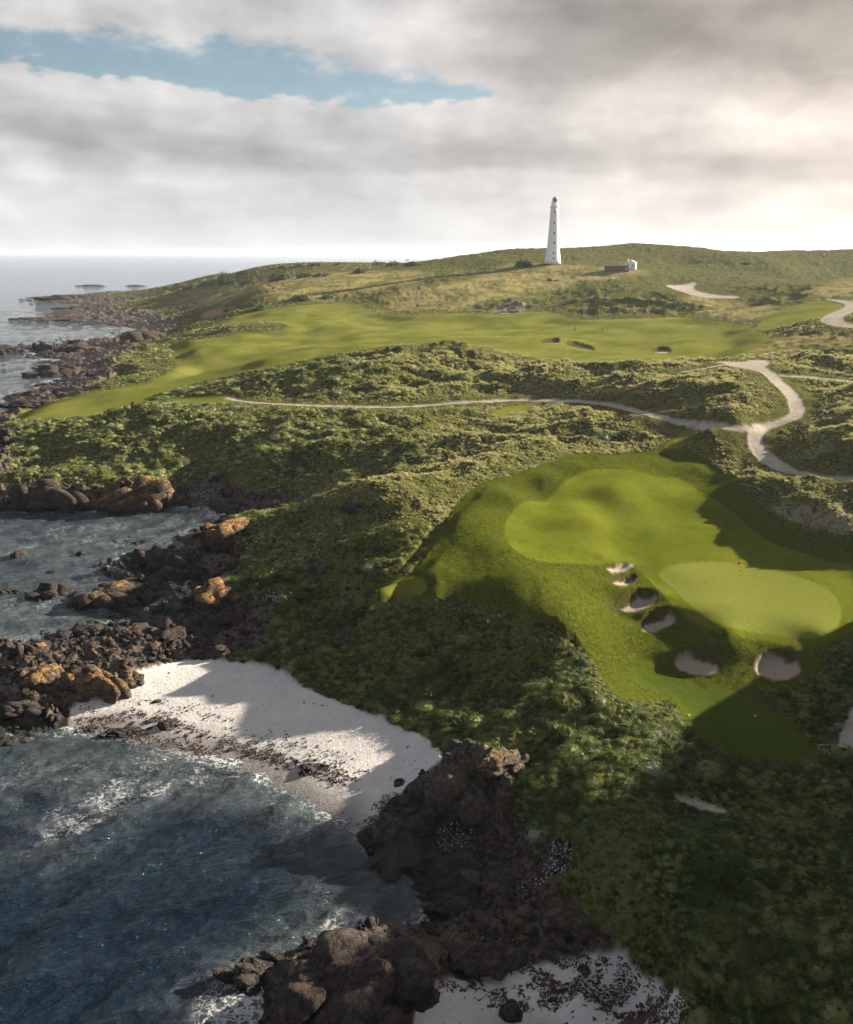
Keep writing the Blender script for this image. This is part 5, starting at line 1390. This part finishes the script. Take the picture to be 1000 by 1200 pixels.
MARKS = [(545,925,'the beach crag'),(700,1160,'the lower sand'),(415,1150,'the great bottom outcrop'),(820,942,'the short pale track'),(990,860,'the pale path at the right edge'),(910,785,'the right-hand bunker'),(815,780,'the dark lower bunker'),(890,885,'the lower lawn'),(475,690,'the small tee'),(330,800,'the top of the beach'),(470,870,'the right end of the beach'),(583,828,'the lone turquoise bush'),(628,985,'the blue-green rosette bush'),(110,800,'the golden crags'),(150,856,'the black tide-line ridge'),(260,868,'the middle of the tide line'),(335,893,'the thick weed bank'),(405,915,'the right end of the weed bank'),(182,822,'the upper sand boulder'),(256,695,'the orange slab'),(140,690,'the layered black outcrop'),(275,625,'the orange-lit crag'),(25,645,'the rock spire'),(90,740,'the tilted shelf'),(20,835,'the dark left bank'),(200,850,'the weed-hung rock'),(52,462,'the lower tide pool'),(60,430,'the upper tide pool'),(150,400,'the far bay point'),(10,412,'the left edge shelf'),(640,740,'the seaward edge of the mown hole'),(520,990,'the blue-grey pebbles'),(610,1080,'the shaded rock slope'),(975,1185,'the bottom right corner'),(985,1070,'the lower right edge'),(985,960,'the middle of the right edge'),(860,1185,'the bottom edge thicket'),(860,1080,'the lit scrub ridge'),(740,1050,'the dark gully above the lower sand'),(740,960,'the crag-side slope')]


def locate(px, py):
    m = min(MARKS, key=lambda q: (q[0] - px) ** 2 + (q[1] - py) ** 2); dx, dy = px - m[0], py - m[1]
    side = ('right of' if dx > 0 else 'left of') if abs(dx) > abs(dy) else ('below' if dy > 0 else 'above')
    far = math.hypot(dx, dy)
    return ('just ' if far < 28 else 'well ' if far > 75 else '') + side + ' ' + m[2]


def build_rubble():
    # stones too many to count: over the rock shores, and weed and pebbles strewn on the sand
    X, Y, rg = sample_field(.0036, -31, 20, 52, 330, 311)
    z, H, G, rock, scrub = ground_info(X, Y); D = np.hypot(X, Y)
    k = (rock > .35) & ((G > .8) | (rg.random(len(X)) < .3)) & (G > -.5) & (G < 6.5) & (rg.random(len(X)) < .26)
    X, Y, G, D = X[k], Y[k], G[k], D[k]; n = len(X); s_ = np.clip(D * .0026, .12, .8) * rg.lognormal(0, .65, n)
    scatter('shore_rubble', np.stack([X, Y, G], 1), s_, rg.uniform(0, 6.28, n), rg.normal(0, .5, (n, 2)), rg.integers(0, 5, n), np.zeros(n), proto_collection('rubble', PEBBLES)); print('rubble', n)
    X, Y, rg = sample_field(.0024, -25, 22, 48, 150, 313)
    z, H, G, rock, scrub = ground_info(X, Y); D = np.hypot(X, Y)
    px, py, f = project(X, Y, G)
    band = np.zeros(len(X))
    for pts_, wd, st in (([(120, 845), (175, 835), (205, 852), (240, 860), (290, 878), (330, 890), (372, 898), (412, 918)], 1.5, 1.0), ([(100, 850), (140, 862), (200, 868), (250, 880)], 1.6, .8), ([(95, 830), (150, 822), (215, 828), (270, 852)], 1.6, .25), ([(300, 862), (360, 880), (420, 905)], 2.2, .22), ([(452, 940), (425, 968), (390, 970)], 1.5, .5),
                         ([(500, 1152), (560, 1152), (610, 1142), (680, 1120), (720, 1115)], 1.2, .5), ([(640, 1150), (690, 1170), (760, 1190)], 2.2, .55), ([(720, 1120), (770, 1160), (800, 1190)], 2.5, .6), ([(580, 1170), (620, 1175), (650, 1165)], 1.2, .35)):
        w = to_world(pts_, False); d = sdf(X, Y, w, False) + (fbm(X, Y, 1.6, 3, 15) - .5) * 2.2; band = np.maximum(band, st * (1 - sstep(d, wd * .3, wd)))
    sandy = np.maximum(z['beach'], z['gravel'])
    cl = fbm(X, Y, 1.3, 3, 17)
    k = (sandy > .4) & (rg.random(len(X)) < 2.4 * band * sstep(cl, .34, .54) + .035 * (cl > .45) + z['gravel'] * .8) & (G > -.3)
    X, Y, G = X[k], Y[k], G[k]; n = len(X); s_ = np.minimum(rg.lognormal(-2.0, .5, n) * (1.0 + .5 * band[k]), .34)
    scatter('beach_weed_and_pebbles', np.stack([X, Y, G], 1), s_, rg.uniform(0, 6.28, n), rg.normal(0, .4, (n, 2)), rg.integers(0, 5, n), np.zeros(n), proto_collection('weed', WEED)); print('weed', n)


WEEDM = paint('dark_weed', (.035, .018, .012), (.075, .035, .022), .5, 3.0)
WEED = []
for k in range(5):
    me_ = crag_mesh('weed_form', 150 + k, 4, 1, .18, 1.3, .2, .2); me_.materials.clear(); me_.materials.append(WEEDM); WEED.append(me_)


def build_bushes():
    """round dark bushes on the far left slope and skyline, one thing each, with crown and stem"""
    forms = [shrub_mesh('dark_bush_form', 600 + k, 260, .16, .62, BUSH) for k in range(3)]
    spots = [(267, 325, 18, 'dark bush at the seaward end of the skyline row'), (288, 321, 14, 'wide flat dark bush low on the left skyline, second from the sea'), (269, 331, 24, 'broad dark bush below the seaward end of the skyline row'), (291, 332, 15, 'round dark bush beside the broad one on the left slope'), (319, 315, 7, 'small dark bush alone on the left skyline'), (331, 314, 9, 'small dark skyline bush, the next to the right of the smallest'),
             (352, 312, 13, 'dark skyline bush left of the sloping one'), (371, 311, 14, 'sloping dark bush on the skyline above the twin mid-slope bushes'), (332, 327, 30, 'long dark bush clump on the slope, left of the pair'), (358, 325, 20, 'dark bush left half of the mid-slope pair'), (376, 324, 18, 'dark bush right half of the mid-slope pair'), (307, 362, 17, 'large dark bush at the top edge of the far lawn'), (353, 351, 20, 'dark bush on the dry bank above the far lawn'), (386, 348, 15, 'round dark bush right along the dry bank above the far lawn'),
             (420, 320, 16, 'round dark bush on the slope below the skyline trio'), (445, 311, 15, 'dark skyline bush, left of the trio'), (463, 311, 19, 'wide dark skyline bush, middle of the trio'), (484, 311, 17, 'dark skyline bush, right of the trio, against the hill foot'), (397, 310, 8, 'little dark skyline bush left of the trio'), (874, 309, 10, 'small dark bush in front of the far right ridge'),
             (243, 334, 14, 'low dark bush on the seaward slope left of the broad one'), (225, 337, 14, 'low dark bush nearest the sea on the left slope'), (270, 364, 12, 'dark bush beside the pink bare earth'), (614, 312, 26, 'dark scrub clump on the hillside left of the lighthouse')]
    for i, (px, py, w, lab) in enumerate(spots):
        x, y, z = at(px, py)
        if ground_hits([(px, py)])[0][1] > 1500: x, y, z = place_dist(px, py, 930); z = float(ground_z(x, y)[0])
        d = math.hypot(x, y); s_ = 1.2 * w * d / 1100 / 1.9
        t = thing('dark_bush', lab, 'bush', (x, y, z - .1 * s_), 0, 'dark bushes on the far left slope')
        o = bpy.data.objects.new('crown', forms[i % 3]); COL.objects.link(o); o.parent = t; o.scale = (s_, s_ * .8, s_ * .78); o.rotation_euler = (0, 0, i * 1.3)


def build_big_shrubs():
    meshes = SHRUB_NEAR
    def where(px, py):
        if px > 640 and py > 880: return 'dark green shrub in the shaded scrub of the lower right corner', 'shrubs of the lower right corner'
        if py > 960: return 'dark shrub hanging above the shaded rocky shore', 'shrubs above the shaded shore'
        if px < 600 and py > 760: return 'leafy shrub on the bank behind the white beach', 'shrubs behind the white beach'
        if px > 860: return 'bushy green shrub beside the right-hand bunkers and lower lawn', 'shrubs beside the right-hand bunkers'
        return 'leafy shrub in the thick scrub between the beach and the mown hole', 'shrubs between beach and hole'
    for (x, y, z, s_, rz, idx, px, py) in BIG:
        lab, grp = where(px, py); k_ = 1100 * s_ / math.hypot(x, y)
        lab = ('large ' if k_ > 11 else 'small ' if k_ < 8 else 'middling ') + ('spiky-topped ' if int(idx) in (2, 3) else 'flat-topped ' if int(idx) in (1, 4) else 'rounded ') + 'green shrub ' + locate(px, py)
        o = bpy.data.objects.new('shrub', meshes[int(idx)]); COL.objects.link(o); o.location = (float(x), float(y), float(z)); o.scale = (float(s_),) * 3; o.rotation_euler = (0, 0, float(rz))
        tag(o, lab, 'shrub', grp)
    for (px, py, w, lab) in ((628, 985, 26, 'blue-green rosette bush above the shaded pebbles'), (583, 828, 13, 'pale turquoise bush alone in the dark scrub'), (433, 662, 18, 'round grey-green bush under the marram ridge'), (405, 705, 14, 'grey-green bush near the small tee'), (614, 790, 12, 'pale grey bush in the scrub left of the hole'), (640, 972, 12, 'small blue-green bush right of the rosette one'), (706, 519, 22, 'pale round bush in the dark hollow behind the fairway')):
        x, y, z = at(px, py); d = math.sqrt(x * x + y * y + (CAM_Z - z) ** 2); s_ = w * d / 1100 / 1.9
        o = bpy.data.objects.new('grey_leaved_bush', SAGE_M[0]); COL.objects.link(o); o.location = (x, y, z); o.scale = (s_, s_, s_); tag(o, lab, 'bush')


def build_haze():
    m = bpy.data.materials.new('haze'); m.use_nodes = True; nt = m.node_tree; nt.nodes.clear(); out = nt.nodes.new('ShaderNodeOutputMaterial'); v = nt.nodes.new('ShaderNodeVolumePrincipled')
    v.inputs['Density'].default_value = HAZE; v.inputs['Color'].default_value = (.74, .84, 1.0, 1); v.inputs['Anisotropy'].default_value = .35
    nt.links.new(v.outputs[0], out.inputs['Volume'])
    bm = bmesh.new(); box(bm, -58000, 58000, -58000, 58000, -16, 112); o = bm_obj('haze', bm, m); o['kind'] = 'stuff'


HAZE = .00005
build_lighthouse()
build_houses()
build_golf()
build_rocks()
plant()
build_big_shrubs()
build_rubble()
build_bushes()
build_haze()
